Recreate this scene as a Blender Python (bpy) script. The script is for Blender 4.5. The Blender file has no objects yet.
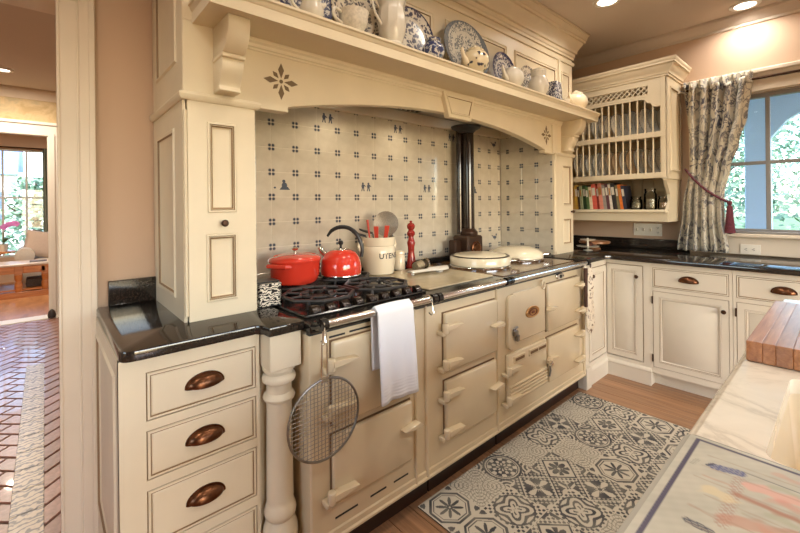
import bpy, bmesh, math, random
from mathutils import Matrix, Vector
import numpy as np
random.seed(7)
PI = math.pi
sc = bpy.context.scene
COL = sc.collection

# ------------------------------------------------------------------ camera
A = math.radians(48.37); ROLL = math.radians(0.64); CAM_H = 1.32
fw = Vector((math.cos(A), math.sin(A), 0)); rt = Vector((math.sin(A), -math.cos(A), 0)); upv = Vector((0, 0, 1))
cx = rt*math.cos(ROLL) - upv*math.sin(ROLL); cy = rt*math.sin(ROLL) + upv*math.cos(ROLL); cz = -fw
camd = bpy.data.cameras.new('camera'); cam = bpy.data.objects.new('camera', camd); COL.objects.link(cam)
mw = Matrix.Identity(4)
for i in range(3):
    mw[i][0] = cx[i]; mw[i][1] = cy[i]; mw[i][2] = cz[i]
mw[2][3] = CAM_H
cam.matrix_world = mw
camd.sensor_width = 36; camd.lens = 18.0; camd.shift_y = (205-266.5)/800.0; camd.clip_start = 0.03; camd.clip_end = 200
sc.camera = cam

# ------------------------------------------------------------------ world, exposure
w = bpy.data.worlds.new('sky'); sc.world = w; w.use_nodes = True
nt = w.node_tree; nt.nodes.clear()
wo = nt.nodes.new('ShaderNodeOutputWorld'); bg = nt.nodes.new('ShaderNodeBackground'); sk = nt.nodes.new('ShaderNodeTexSky')
sk.sky_type = 'NISHITA'; sk.sun_disc = False; sk.sun_elevation = math.radians(38); sk.sun_rotation = math.radians(200)
sk.air_density = 1.0; sk.dust_density = 1.5; sk.ozone_density = 1.5
nt.links.new(sk.outputs[0], bg.inputs[0]); nt.links.new(bg.outputs[0], wo.inputs[0])
bg.inputs[1].default_value = 1.5
sc.view_settings.view_transform = 'Standard'; sc.view_settings.look = 'None'
sc.view_settings.exposure = 0.14; sc.view_settings.gamma = 1.0; sc.view_settings.use_curve_mapping = False
sc.cycles.use_denoising = True
sc.cycles.max_bounces = 8; sc.cycles.diffuse_bounces = 5; sc.cycles.glossy_bounces = 4
sc.cycles.transmission_bounces = 6; sc.cycles.transparent_max_bounces = 8
sc.cycles.sample_clamp_indirect = 6.0; sc.cycles.caustics_reflective = False; sc.cycles.caustics_refractive = False
CAN_W = 5.2            # watts of each recessed downlight
CAN_COL = (1.0, 0.915, 0.805)
CANS = [(3.75, 0.488), (2.93, 1.11), (1.95, .72), (1.05, .72), (-0.3, 1.0), (2.6, -0.5), (1.5, -0.6), (0.3, -0.7), (-1.2, 0.2), (1.2, -2.0), (2.9, -1.9)]
CEIL = 2.72

def portal(name, loc, rot, sx, sy):
    d = bpy.data.lights.new(name, 'AREA'); d.shape = 'RECTANGLE'; d.size = sx; d.size_y = sy; d.energy = 1
    d.cycles.is_portal = True
    o = bpy.data.objects.new(name, d); COL.objects.link(o); o.location = loc; o.rotation_euler = rot
portal('window_portal', (3.99, -.08, 1.6), (0, PI/2, 0), 1.06, 1.66)     # window above the counter (faces -X)
portal('french_door_portal', (1.0, -3.36, 1.2), (PI/2, 0, 0), 3.6, 2.1)  # glazed doors behind the camera
portal('fill_window_portal', (-2.86, .2, 1.6), (0, -PI/2, 0), 1.2, 1.6)  # for the unseen left window added as daylight fill
portal('living_room_portal', (-.45, 10.1, 1.5), (-PI/2, 0, 0), 1.2, 1.9)

# ------------------------------------------------------------------ materials
MATS = {}
def _new(name):
    m = bpy.data.materials.new(name); m.use_nodes = True
    MATS[name] = m
    return m, m.node_tree, m.node_tree.nodes['Principled BSDF']
def setp(b, **k):
    for n, v in k.items():
        b.inputs[n.replace('_', ' ')].default_value = v
def col(c): return (c[0], c[1], c[2], 1.0)
def srgb(r, g, b):
    f = lambda v: ((v/255+0.055)/1.055)**2.4 if v > 10 else v/255/12.92
    return (f(r), f(g), f(b))
def N(t, kind, **k):
    n = t.nodes.new('ShaderNode'+kind)
    for a, v in k.items(): setattr(n, a, v)
    return n
def math_node(t, op, a, b=None, c=None):
    n = N(t, 'Math', operation=op)
    for i, v in enumerate((a, b, c)):
        if v is None: continue
        if isinstance(v, (int, float)): n.inputs[i].default_value = v
        else: t.links.new(v, n.inputs[i])
    return n.outputs[0]
def coords(t, kind='Object', scale=(1, 1, 1), rot=(0, 0, 0)):
    tc = N(t, 'TexCoord'); mp = N(t, 'Mapping'); t.links.new(tc.outputs[kind], mp.inputs[0])
    mp.inputs['Scale'].default_value = scale; mp.inputs['Rotation'].default_value = rot
    return mp.outputs[0]
def ramp(t, fac, stops, interp='LINEAR'):
    r = N(t, 'ValToRGB'); t.links.new(fac, r.inputs[0]); r.color_ramp.interpolation = interp
    el = r.color_ramp.elements
    while len(el) > 1: el.remove(el[-1])
    el[0].position = stops[0][0]; el[0].color = col(stops[0][1])
    for p, c in stops[1:]:
        e = el.new(p); e.color = col(c)
    return r.outputs[0]
def noise(t, vec, scale, detail=3, rough=.5, dist=0):
    n = N(t, 'TexNoise'); n.inputs['Scale'].default_value = scale; n.inputs['Detail'].default_value = detail
    n.inputs['Roughness'].default_value = rough; n.inputs['Distortion'].default_value = dist
    t.links.new(vec, n.inputs['Vector']); return n.outputs['Fac']
def mixc(t, fac, a, b, blend='MIX'):
    m = N(t, 'MixRGB', blend_type=blend)
    for i, v in enumerate((fac, a, b)):
        if isinstance(v, (int, float)): m.inputs[i].default_value = v
        elif isinstance(v, tuple): m.inputs[i].default_value = col(v)
        else: t.links.new(v, m.inputs[i])
    return m.outputs[0]
def bump(t, b, h, strength=.1, dist=.01):
    n = N(t, 'Bump'); n.inputs['Strength'].default_value = strength; n.inputs['Distance'].default_value = dist
    t.links.new(h, n.inputs['Height']); t.links.new(n.outputs[0], b.inputs['Normal'])
def plain(name, c, rough=.5, metal=0, var=.06, scale=6, **k):
    """painted or solid surface with a faint large-scale unevenness"""
    m, t, b = _new(name)
    setp(b, Roughness=rough, Metallic=metal, **k)
    if var:
        v = noise(t, coords(t), scale, 3)
        t.links.new(ramp(t, v, [(.3, tuple(x*(1-var) for x in c)), (.7, tuple(min(1, x*(1+var)) for x in c))]), b.inputs['Base Color'])
    else: b.inputs['Base Color'].default_value = col(c)
    return m

CREAM = plain('cream_cabinet_paint', srgb(219, 206, 179), .42, var=.035)
PALE = plain('pale_cabinet_paint', srgb(214, 205, 187), .45, var=.03)
GLAZE = plain('brown_glaze', srgb(140, 114, 82), .6, var=.1)
ENAMEL = plain('cream_enamel', srgb(217, 199, 165), .16, var=.03, Coat_Weight=.4)
LIDENAMEL = plain('pale_enamel', srgb(228, 216, 186), .18, var=.03, Coat_Weight=.4)
BLACK = plain('black_enamel', (.012, .011, .010), .18, var=.2)
IRON = plain('cast_iron', (.02, .018, .017), .42, var=.25, scale=40)
PLINTH = plain('dark_brown_plinth', srgb(48, 30, 22), .35, var=.15)
CHROME = plain('chrome', (.75, .74, .72), .14, 1, var=0)
STEEL = plain('steel_wire', (.27, .25, .22), .35, 1, var=.1, scale=30)
BRONZE = plain('oil_rubbed_bronze', srgb(106, 70, 48), .30, 1, var=.25, scale=60)
DARKBRONZE = plain('dark_bronze', srgb(70, 48, 34), .38, .8, var=.2, scale=60)
PEACH = plain('peach_wall_paint', srgb(200, 172, 147), .75, var=.02, scale=2)
CEILP = plain('ceiling_paint', srgb(202, 189, 174), .8, var=.015, scale=2)
TRIM = plain('trim_paint', srgb(220, 206, 186), .45, var=.02)
WHITEP = plain('white_trim_paint', srgb(232, 228, 218), .4, var=.02)
RED = plain('red_enamel', srgb(212, 60, 42), .14, var=.05, Coat_Weight=.6)
REDWOOD = plain('red_lacquer', srgb(150, 28, 22), .22, var=.1, Coat_Weight=.4)
CHINA = plain('white_china', srgb(216, 209, 194), .2, var=.02, Coat_Weight=.3)
IVORY = plain('ivory_stoneware', srgb(230, 216, 188), .22, var=.03, Coat_Weight=.3)
BLACKP = plain('black_plastic', (.015, .014, .014), .35, var=.1)
WHITEPL = plain('white_plastic', srgb(232, 226, 212), .35, var=0)
SLOT = plain('dark_slot', (.02, .018, .015), .6, var=0)
INK = plain('blue_grey_ink', srgb(64, 70, 86), .35, var=.1, scale=200)
LINEN = plain('white_linen', srgb(226, 224, 222), .9, var=.04, scale=60, Sheen_Weight=.3)
GROUT = plain('grout', srgb(226, 218, 200), .85, var=.03)
FERRULE = plain('rope_maroon', srgb(96, 40, 52), .85, var=.35, scale=120)
PINE = None

def wood(name, c1, c2, grain=(3, 60, 60), rough=.35, coat=.15):
    m, t, b = _new(name)
    oi = N(t, 'ObjectInfo')
    v = coords(t, 'Object', grain)
    add = N(t, 'VectorMath', operation='ADD'); t.links.new(v, add.inputs[0])
    mul = N(t, 'VectorMath', operation='SCALE'); mul.inputs[0].default_value = (17, 31, 7); t.links.new(oi.outputs['Random'], mul.inputs['Scale'])
    t.links.new(mul.outputs[0], add.inputs[1])
    n = noise(t, add.outputs[0], 1.0, 6, .6, .6)
    c = ramp(t, n, [(.25, c1), (.72, c2)])
    hs = N(t, 'HueSaturation'); t.links.new(c, hs.inputs['Color'])
    t.links.new(math_node(t, 'MULTIPLY_ADD', oi.outputs['Random'], .30, .85), hs.inputs['Value'])
    t.links.new(hs.outputs[0], b.inputs['Base Color'])
    setp(b, Roughness=rough, Coat_Weight=coat, Coat_Roughness=.2)
    bump(t, b, n, .08, .003)
    return m
OAK = wood('oak_floor', srgb(122, 88, 62), srgb(174, 131, 95), (50, 2.2, 20), .38)
PINE = wood('pine', srgb(158, 92, 46), srgb(206, 136, 76), (3, 40, 40), .4)
BUTCHER = wood('butcher_block', srgb(128, 78, 46), srgb(188, 132, 88), (6, 70, 70), .3, .25)

def granite():
    m, t, b = _new('black_granite'); v = coords(t)
    n = noise(t, v, 170, 4, .7)
    t.links.new(ramp(t, n, [(.45, (.012, .010, .009)), (.62, (.035, .025, .018)), (.78, (.11, .075, .045))]), b.inputs['Base Color'])
    setp(b, Roughness=.08); b.inputs['Specular IOR Level'].default_value = .7
    return m
GRANITE = granite()
def marble():
    m, t, b = _new('marble'); v = coords(t)
    n = noise(t, v, 3.2, 7, .62, 1.6)
    r = math_node(t, 'ABSOLUTE', math_node(t, 'SUBTRACT', n, .5))
    n2 = noise(t, v, 9, 4, .6, .5)
    c = ramp(t, r, [(0, srgb(186, 176, 160)), (.03, srgb(210, 201, 184)), (.08, srgb(222, 213, 196))])
    t.links.new(mixc(t, .35, c, ramp(t, n2, [(.35, srgb(206, 196, 176)), (.7, srgb(232, 222, 202))])), b.inputs['Base Color'])
    setp(b, Roughness=.12); return m
MARBLE = marble()
def blue_china(name, scale, rim_r=0, seed=0, blue=srgb(58, 64, 92), ground=srgb(222, 214, 200), thr=.5, plane='xy'):
    """white china with transfer-printed blue sprigs; denser band towards the rim"""
    m, t, b = _new(name)
    v = coords(t, 'Object', (1, 1, 1), (0, 0, seed*1.3))
    wn = N(t, 'TexNoise'); wn.inputs['Scale'].default_value = scale*.6; t.links.new(v, wn.inputs['Vector'])
    dv = N(t, 'VectorMath', operation='MULTIPLY_ADD'); t.links.new(wn.outputs['Color'], dv.inputs[0]); dv.inputs[1].default_value = (.035,)*3; t.links.new(v, dv.inputs[2])
    vo = N(t, 'TexVoronoi'); vo.inputs['Scale'].default_value = scale; t.links.new(dv.outputs[0], vo.inputs['Vector'])
    n = noise(t, dv.outputs[0], scale*2.1, 4, .6)
    s = math_node(t, 'ADD', math_node(t, 'MULTIPLY', vo.outputs['Distance'], .75), math_node(t, 'MULTIPLY', n, .55))
    f = ramp(t, s, [(thr-.05, (1, 1, 1)), (thr+.05, (0, 0, 0))])
    if rim_r:
        sx = N(t, 'SeparateXYZ'); tc = N(t, 'TexCoord'); t.links.new(tc.outputs['Object'], sx.inputs[0])
        r = math_node(t, 'SQRT', math_node(t, 'ADD', math_node(t, 'POWER', sx.outputs[0], 2), math_node(t, 'POWER', sx.outputs[1], 2)))
        rr = math_node(t, 'DIVIDE', r, rim_r)
        band = ramp(t, rr, [(0, (.9,)*3), (.56, (.85,)*3), (.60, (.05,)*3), (.66, (.08,)*3), (.70, (.95,)*3), (.93, (.9,)*3), (.955, (1, 1, 1))], 'LINEAR')
        edge = ramp(t, rr, [(.945, (0, 0, 0)), (.965, (.9,)*3)])
        f = math_node(t, 'MAXIMUM', math_node(t, 'MULTIPLY', f, band), edge)
    t.links.new(mixc(t, f, ground, blue), b.inputs['Base Color'])
    setp(b, Roughness=.2, Coat_Weight=.3)
    return m
def glass_mat(name, c=(1, 1, 1), rough=0.0):
    m, t, b = _new(name)
    gl = N(t, 'BsdfGlossy'); gl.inputs['Roughness'].default_value = .02
    tr = N(t, 'BsdfTransparent'); tr.inputs[0].default_value = col(c)
    fr = N(t, 'Fresnel'); fr.inputs[0].default_value = 1.45
    mx = N(t, 'MixShader'); t.links.new(fr.outputs[0], mx.inputs[0]); t.links.new(tr.outputs[0], mx.inputs[1]); t.links.new(gl.outputs[0], mx.inputs[2])
    t.links.new(mx.outputs[0], t.nodes['Material Output'].inputs[0])
    return m
PANE = glass_mat('window_glass', (.96, .98, .98))
JARGLASS = glass_mat('jar_glass', (.93, .94, .91))
def emit(name, c, s):
    m, t, b = _new(name); setp(b, Emission_Strength=s); b.inputs['Emission Color'].default_value = col(c); b.inputs['Base Color'].default_value = col(c); return m
LENS = emit('lit_lens', (1, .93, .82), 6)
def vcol(name, rough=.8, **k):
    m, t, b = _new(name); a = N(t, 'VertexColor', layer_name='print'); t.links.new(a.outputs[0], b.inputs['Base Color']); setp(b, Roughness=rough, **k); return m

# ------------------------------------------------------------------ mesh builder
class M:
    def __init__(s): s.v = []; s.f = []; s.m = []; s.xf = None; s.mi = 0
    def add(s, vs, fs, m=None):
        o = len(s.v)
        for p in vs:
            p = Vector(p)
            s.v.append(s.xf @ p if s.xf is not None else p)
        for f in fs:
            s.f.append([i+o for i in f]); s.m.append(s.mi if m is None else m)
        return s
    def box(s, x0, x1, y0, y1, z0, z1, b=0, m=None):
        if b <= 0:
            vs = [(x, y, z) for x in (x0, x1) for y in (y0, y1) for z in (z0, z1)]
            return s.add(vs, [(0, 1, 3, 2), (4, 6, 7, 5), (0, 4, 5, 1), (2, 3, 7, 6), (0, 2, 6, 4), (1, 5, 7, 3)], m)
        lo = (x0, y0, z0); hi = (x1, y1, z1); vs = []; ix = {}
        for sx in (0, 1):
            for sy in (0, 1):
                for sz in (0, 1):
                    sg = (sx, sy, sz)
                    for ax in range(3):
                        p = []
                        for k in range(3):
                            e = hi[k] if sg[k] else lo[k]
                            if k != ax: e += -b if sg[k] else b
                            p.append(e)
                        ix[sg, ax] = len(vs); vs.append(p)
        fs = []
        for ax in range(3):
            o = [k for k in range(3) if k != ax]
            for q in (0, 1):
                L = []
                for a, c in ((0, 0), (1, 0), (1, 1), (0, 1)):
                    g = [0, 0, 0]; g[ax] = q; g[o[0]] = a; g[o[1]] = c; L.append(ix[tuple(g), ax])
                fs.append(L)
                # edges along ax
            for a in (0, 1):
                for c in (0, 1):
                    g0 = [0, 0, 0]; g0[o[0]] = a; g0[o[1]] = c; g1 = list(g0); g1[ax] = 1
                    fs.append([ix[tuple(g0), o[0]], ix[tuple(g1), o[0]], ix[tuple(g1), o[1]], ix[tuple(g0), o[1]]])
        for sx in (0, 1):
            for sy in (0, 1):
                for sz in (0, 1):
                    fs.append([ix[(sx, sy, sz), k] for k in range(3)])
        return s.add(vs, fs, m)
    def prism(s, poly, z0, z1, m=None, axis='z'):
        """poly in the plane normal to axis: z->(x,y), y->(x,z), x->(y,z)"""
        def P(a, b, h): return (a, b, h) if axis == 'z' else ((a, h, b) if axis == 'y' else (h, a, b))
        n = len(poly)
        vs = [P(a, b, z0) for a, b in poly]+[P(a, b, z1) for a, b in poly]
        fs = [list(range(n)), list(range(n, 2*n))]+[[i, (i+1) % n, n+(i+1) % n, n+i] for i in range(n)]
        return s.add(vs, fs, m)
    def lathe(s, prof, c=(0, 0, 0), seg=28, m=None, rot=None, sx=1, sy=1, close=True):
        vs = []; n = len(prof); R = rot or Matrix.Identity(3); c = Vector(c)
        for i in range(seg):
            a = 2*PI*i/seg
            for r, z in prof:
                vs.append(c + R @ Vector((r*math.cos(a)*sx, r*math.sin(a)*sy, z)))
        fs = []
        for i in range(seg):
            j = (i+1) % seg
            for k in range(n-1):
                fs.append([i*n+k, j*n+k, j*n+k+1, i*n+k+1])
        if close:
            if prof[0][0] > 1e-6: fs.append([i*n for i in range(seg)][::-1])
            if prof[-1][0] > 1e-6: fs.append([i*n+n-1 for i in range(seg)])
        return s.add(vs, fs, m)
    def tube(s, pts, r, seg=8, m=None, closed=False):
        pts = [Vector(p) for p in pts]; n = len(pts)
        rad = r if isinstance(r, (list, tuple)) else [r]*n
        t0 = (pts[1]-pts[0]).normalized(); ref = Vector((0, 0, 1)) if abs(t0.z) < .9 else Vector((1, 0, 0))
        u = t0.cross(ref).normalized(); vs = []
        for i in range(n):
            if closed: t = (pts[(i+1) % n]-pts[i-1]).normalized()
            else: t = (pts[min(i+1, n-1)]-pts[max(i-1, 0)]).normalized()
            u = (u - t*u.dot(t)).normalized(); w_ = t.cross(u)
            for k in range(seg):
                a = 2*PI*k/seg
                vs.append(pts[i]+(u*math.cos(a)+w_*math.sin(a))*rad[i])
        fs = []
        for i in range(n if closed else n-1):
            j = (i+1) % n
            for k in range(seg):
                l = (k+1) % seg
                fs.append([i*seg+k, j*seg+k, j*seg+l, i*seg+l])
        if not closed: fs += [list(range(seg))[::-1], [(n-1)*seg+k for k in range(seg)]]
        return s.add(vs, fs, m)
    def sweep(s, path, prof, m=None, closed=False):
        """profile of (out, z) carried along a path of (x, y); out points to the right of travel"""
        P = [Vector((p[0], p[1])) for p in path]; n = len(P); vs = []; k = len(prof)
        nrm = lambda d: Vector((d.y, -d.x)).normalized()
        for i in range(n):
            a = P[i]-P[i-1] if (i > 0 or closed) else None
            b = P[(i+1) % n]-P[i] if (i < n-1 or closed) else None
            if a is None: o = nrm(b)
            elif b is None: o = nrm(a)
            else:
                n1, n2 = nrm(a), nrm(b); o = (n1+n2).normalized(); o = o/max(.2, o.dot(n1))
            for q, z in prof: vs.append((P[i].x+o.x*q, P[i].y+o.y*q, z))
        fs = []
        for i in range(n if closed else n-1):
            j = (i+1) % n
            for q in range(k):
                r_ = (q+1) % k
                fs.append([i*k+q, j*k+q, j*k+r_, i*k+r_])
        if not closed: fs += [list(range(k)), [(n-1)*k+q for q in range(k)][::-1]]
        return s.add(vs, fs, m)
    def rings(s, x0, x1, z0, z1, y, rg, cap=None, back=None):
        """rectangular panel facing -y made of nested rings (inset, depth into +y, material)"""
        loops = []
        for ins, d, mm in rg:
            loops.append([(x0+ins, y+d, z0+ins), (x1-ins, y+d, z0+ins), (x1-ins, y+d, z1-ins), (x0+ins, y+d, z1-ins)])
        for a in range(len(loops)-1):
            for k in range(4):
                l = (k+1) % 4
                s.add([loops[a][k], loops[a][l], loops[a+1][l], loops[a+1][k]], [(0, 1, 2, 3)], rg[a+1][2])
        s.add(loops[-1], [(0, 1, 2, 3)], cap if cap is not None else rg[-1][2])
        return s
    def frame(s, x0, x1, z0, z1, y0, y1, holes, m=0):
        """flat board facing -y with rectangular openings (a grid of boxes)"""
        xs = sorted({x0, x1, *[h[0] for h in holes], *[h[1] for h in holes]}); zs = sorted({z0, z1, *[h[2] for h in holes], *[h[3] for h in holes]})
        inside = lambda a, b: any(h[0] < a < h[1] and h[2] < b < h[3] for h in holes)
        nx, nz = len(xs)-1, len(zs)-1
        solid = [[not inside((xs[i]+xs[i+1])/2, (zs[j]+zs[j+1])/2) for j in range(nz)] for i in range(nx)]
        S = lambda i, j: 0 <= i < nx and 0 <= j < nz and solid[i][j]
        for i in range(nx):
            for j in range(nz):
                if not solid[i][j]: continue
                a, b_, c, d = xs[i], xs[i+1], zs[j], zs[j+1]
                for yy in (y0, y1): s.add([(a, yy, c), (b_, yy, c), (b_, yy, d), (a, yy, d)], [(0, 1, 2, 3)], m)
                if not S(i-1, j): s.add([(a, y0, c), (a, y1, c), (a, y1, d), (a, y0, d)], [(0, 1, 2, 3)], m)
                if not S(i+1, j): s.add([(b_, y0, c), (b_, y1, c), (b_, y1, d), (b_, y0, d)], [(0, 1, 2, 3)], m)
                if not S(i, j-1): s.add([(a, y0, c), (a, y1, c), (b_, y1, c), (b_, y0, c)], [(0, 1, 2, 3)], m)
                if not S(i, j+1): s.add([(a, y0, d), (a, y1, d), (b_, y1, d), (b_, y0, d)], [(0, 1, 2, 3)], m)
        return s
    def grid(s, fn, nu, nv, m=None, wrap=False):
        vs = [fn(i/nu, j/nv) for i in range(nu+1) for j in range(nv+1)]
        fs = [[i*(nv+1)+j, (i+1)*(nv+1)+j, (i+1)*(nv+1)+j+1, i*(nv+1)+j+1] for i in range(nu) for j in range(nv)]
        return s.add(vs, fs, m)
    def mesh(s, name, mats, bev=0, seg=1, smooth=35, origin=None, weld=True):
        if not isinstance(mats, (list, tuple)): mats = [mats]
        me = bpy.data.meshes.new(name)
        vs = [v-origin for v in s.v] if origin is not None else s.v
        me.from_pydata([tuple(v) for v in vs], [], s.f)
        for mm in mats: me.materials.append(mm)
        me.polygons.foreach_set('material_index', s.m)
        bm = bmesh.new(); bm.from_mesh(me)
        if weld: bmesh.ops.remove_doubles(bm, verts=bm.verts, dist=1e-5)
        bmesh.ops.recalc_face_normals(bm, faces=bm.faces)
        if bev:
            ed = [e for e in bm.edges if len(e.link_faces) == 2 and e.calc_face_angle(0) > .6]
            bmesh.ops.bevel(bm, geom=ed, offset=bev, segments=seg, profile=.5, affect='EDGES', clamp_overlap=True)
        bm.to_mesh(me); bm.free()
        if smooth:
            me.polygons.foreach_set('use_smooth', [True]*len(me.polygons)); me.set_sharp_from_angle(angle=math.radians(smooth))
        me.update(); return me
    def build(s, name, mats, parent=None, local=False, thing=None, **k):
        """world-space vertices by default; a child keeps its parent's frame"""
        W = WM.get(parent, Matrix.Identity(4)) if parent is not None else Matrix.Identity(4)
        if parent is not None and not local:
            I = W.inverted(); s.v = [I @ v for v in s.v]
        me = s.mesh(name, mats, **k)
        o = bpy.data.objects.new(name, me); COL.objects.link(o)
        if parent is not None: o.parent = parent
        WM[o] = W
        return o
WM = {}
def tag(o, label=None, cat=None, group=None, kind=None):
    if label: o['label'] = label
    if cat: o['category'] = cat
    if group: o['group'] = group
    if kind: o['kind'] = kind
    return o
def thing(name, label, cat, loc=(0, 0, 0), rotz=0, group=None):
    o = bpy.data.objects.new(name, None); COL.objects.link(o); o.empty_display_size = .05
    o.location = loc; o.rotation_euler = (0, 0, rotz)
    WM[o] = Matrix.Translation(loc) @ Matrix.Rotation(rotz, 4, 'Z')
    return tag(o, label, cat, group)
def solo(m, name, mats, label, cat, loc, group=None, rot=None, **k):
    """a thing that is one mesh: vertices are local to loc"""
    me = m.mesh(name, mats, **k); o = bpy.data.objects.new(name, me); COL.objects.link(o); o.location = loc
    if rot is not None: o.rotation_euler = rot
    WM[o] = Matrix.Translation(loc) @ (o.rotation_euler.to_matrix().to_4x4())
    return tag(o, label, cat, group)
def piece(name, me, parent, loc, rot=(0, 0, 0), scale=(1, 1, 1)):
    o = bpy.data.objects.new(name, me); COL.objects.link(o); o.parent = parent
    o.location = loc; o.rotation_euler = rot; o.scale = scale
    return o
def struct(o): o['kind'] = 'structure'; return o
def facing_left(x0, y0):
    """frame for joinery that faces -X: local x runs to -Y, local y runs into +X"""
    return Matrix(((0, 1, 0, x0), (-1, 0, 0, y0), (0, 0, 1, 0), (0, 0, 0, 1)))
def facing_right(x0, y0):
    return Matrix(((0, -1, 0, x0), (1, 0, 0, y0), (0, 0, 1, 0), (0, 0, 0, 1)))
def smooth_path(pts, n=5):
    P = [Vector(p) for p in pts]; P = [2*P[0]-P[1]]+P+[2*P[-1]-P[-2]]; out = []
    for i in range(1, len(P)-2):
        a, b_, c_, d_ = P[i-1:i+3]
        for k in range(n):
            t = k/n; out.append(.5*((2*b_)+(c_-a)*t+(2*a-5*b_+4*c_-d_)*t*t+(3*b_-a-3*c_+d_)*t**3))
    return out+[P[-2]]
def smooth_rad(rs, n=5):
    out = []
    for a, b_ in zip(rs, rs[1:]): out += [a+(b_-a)*k/n for k in range(n)]
    return out+[rs[-1]]
def arc(cx_, cy_, r, a0, a1, n):
    return [(cx_+r*math.cos(math.radians(a0+(a1-a0)*i/n)), cy_+r*math.sin(math.radians(a0+(a1-a0)*i/n))) for i in range(n+1)]
# ================================================================== THE SETTING
def brickmat():
    m, t, b = _new('terracotta_paver'); oi = N(t, 'ObjectInfo'); v = coords(t, 'Object')
    n = noise(t, v, 30, 5, .65)
    c = ramp(t, n, [(.3, srgb(126, 92, 82)), (.7, srgb(172, 132, 118))])
    hs = N(t, 'HueSaturation'); t.links.new(c, hs.inputs['Color']); t.links.new(math_node(t, 'MULTIPLY_ADD', oi.outputs['Random'], .35, .8), hs.inputs['Value'])
    t.links.new(hs.outputs[0], b.inputs['Base Color']); setp(b, Roughness=.32, Coat_Weight=.25); bump(t, b, n, .15, .004)
    return m
BRICK = brickmat()
def leafborder():
    m, t, b = _new('leaf_border_tile'); v = coords(t, 'Object', (1, 1, 1))
    w1 = N(t, 'TexWave'); w1.wave_type = 'RINGS'; w1.inputs['Scale'].default_value = 9; w1.inputs['Distortion'].default_value = 9; w1.inputs['Detail'].default_value = 2; w1.inputs['Detail Scale'].default_value = 2.5
    t.links.new(v, w1.inputs['Vector'])
    t.links.new(ramp(t, w1.outputs['Fac'], [(.35, srgb(196, 184, 166)), (.55, srgb(170, 160, 148)), (.8, srgb(108, 106, 106))]), b.inputs['Base Color'])
    setp(b, Roughness=.35); return m
LEAFT = leafborder()
def wallpaper():
    m, t, b = _new('faded_wallpaper'); n = noise(t, coords(t), 7, 5, .6, .8)
    t.links.new(ramp(t, n, [(.35, srgb(196, 172, 128)), (.5, srgb(214, 192, 150)), (.66, srgb(190, 176, 142))]), b.inputs['Base Color']); setp(b, Roughness=.8); return m
WALLPAPER = wallpaper()
MORTAR = plain('mortar', srgb(120, 100, 88), .8, var=.1, scale=30)
SUBFLOOR = wood('floorboards_beyond', srgb(136, 90, 54), srgb(190, 136, 90), (8, 2.0, 20), .4)

# kitchen floor with oak planks
fl = struct(M().box(-2.8, 3.93, -3.4, 2.04, -.06, -.009).build('floor', SUBFLOOR))
pm = {}
for i in range(27):
    x = .32 + i*.115
    y = -.75 - random.random()*.8
    while y < 2.0:
        L = random.choice((.9, 1.2, 1.5)); y1 = min(y+L, 2.03)
        key = round(y1-y, 2)
        if key not in pm:
            pm[key] = M().box(-.0565, .0565, 0, key-.002, -.010, 0, .0012).mesh('plank', OAK)
        piece('plank', pm[key], fl, (x, y, 0)); y += L

# brick-paved passage beyond the doorway
f2 = struct(M().box(-2.5, 1.4, 2.04, 6.5, -.06, -.004).build('floor', [MORTAR]))
cells = []
Wb = .104
for a in range(-70, 71):
    for b_ in range(-70, 71):
        k = (a-b_) % 4
        if k == 0: c = (a+1, b_+.5); r = 0
        elif k == 3: c = (a+.5, b_+1); r = 1
        else: continue
        u = (c[0]-c[1])*Wb*math.sqrt(.5)-.3; v = (c[0]+c[1])*Wb*math.sqrt(.5)+4.3
        if -.98 < u < .42 and 2.12 < v < 6.4: cells.append((v, u, r))
cells.sort()
bme = M().box(-Wb+.005, Wb-.005, -Wb/2+.005, Wb/2-.005, -.015, .003, .004).mesh('brick', BRICK)
for v, u, r in cells[:298]:
    piece('brick', bme, f2, (u, v, random.uniform(-.001, .001)), (0, 0, PI/4+r*PI/2))
if len(cells) > 298:
    mm = M()
    for v, u, r in cells[298:]:
        mm.xf = Matrix.Translation((u, v, 0)) @ Matrix.Rotation(PI/4+r*PI/2, 4, 'Z')
        mm.box(-Wb+.005, Wb-.005, -Wb/2+.005, Wb/2-.005, -.015, .003, .004)
    o = mm.build('brick_field', BRICK, f2); o['kind'] = 'stuff'
bt = M().box(-.056, .056, -.0985, .0985, -.01, .007, .002).mesh('border_tile', LEAFT)
for i in range(12): piece('border_tile', bt, f2, (-.068, 2.28+i*.2, 0), (0, 0, PI*(i % 2)))
struct(M().box(-2.5, 1.4, 6.4, 6.62, -.02, .012, .004).build('trim_threshold', WHITEP))
f3 = struct(M().box(-2.5, 2.0, 6.6, 10.1, -.06, 0).build('floor', SUBFLOOR))

# walls
DH = 2.135
mb = M()
mb.box(-2.8, -.92, 2.04, 2.19, 0, CEIL); mb.box(-.92, .046, 2.04, 2.19, DH, CEIL); mb.box(.046, 3.95, 2.04, 2.19, 0, CEIL)
wall_back = struct(mb.build('wall_back', PEACH))
WY0, WY1, WZ0, WZ1 = -.92, .74, 1.075, 2.125
mr = M()
mr.box(3.93, 4.1, -3.4, WY0, 0, CEIL); mr.box(3.93, 4.1, WY1, 2.19, 0, CEIL); mr.box(3.93, 4.1, WY0, WY1, 0, WZ0); mr.box(3.93, 4.1, WY0, WY1, WZ1, CEIL)
wall_right = struct(mr.build('wall_right', PEACH))
ml = M(); ml.box(-2.95, -2.8, -3.4, -.6, 0, CEIL); ml.box(-2.95, -2.8, 1.0, 2.19, 0, CEIL); ml.box(-2.95, -2.8, -.6, 1.0, 0, 1.0); ml.box(-2.95, -2.8, -.6, 1.0, 2.2, CEIL)  # opening left for the added fill window
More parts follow.
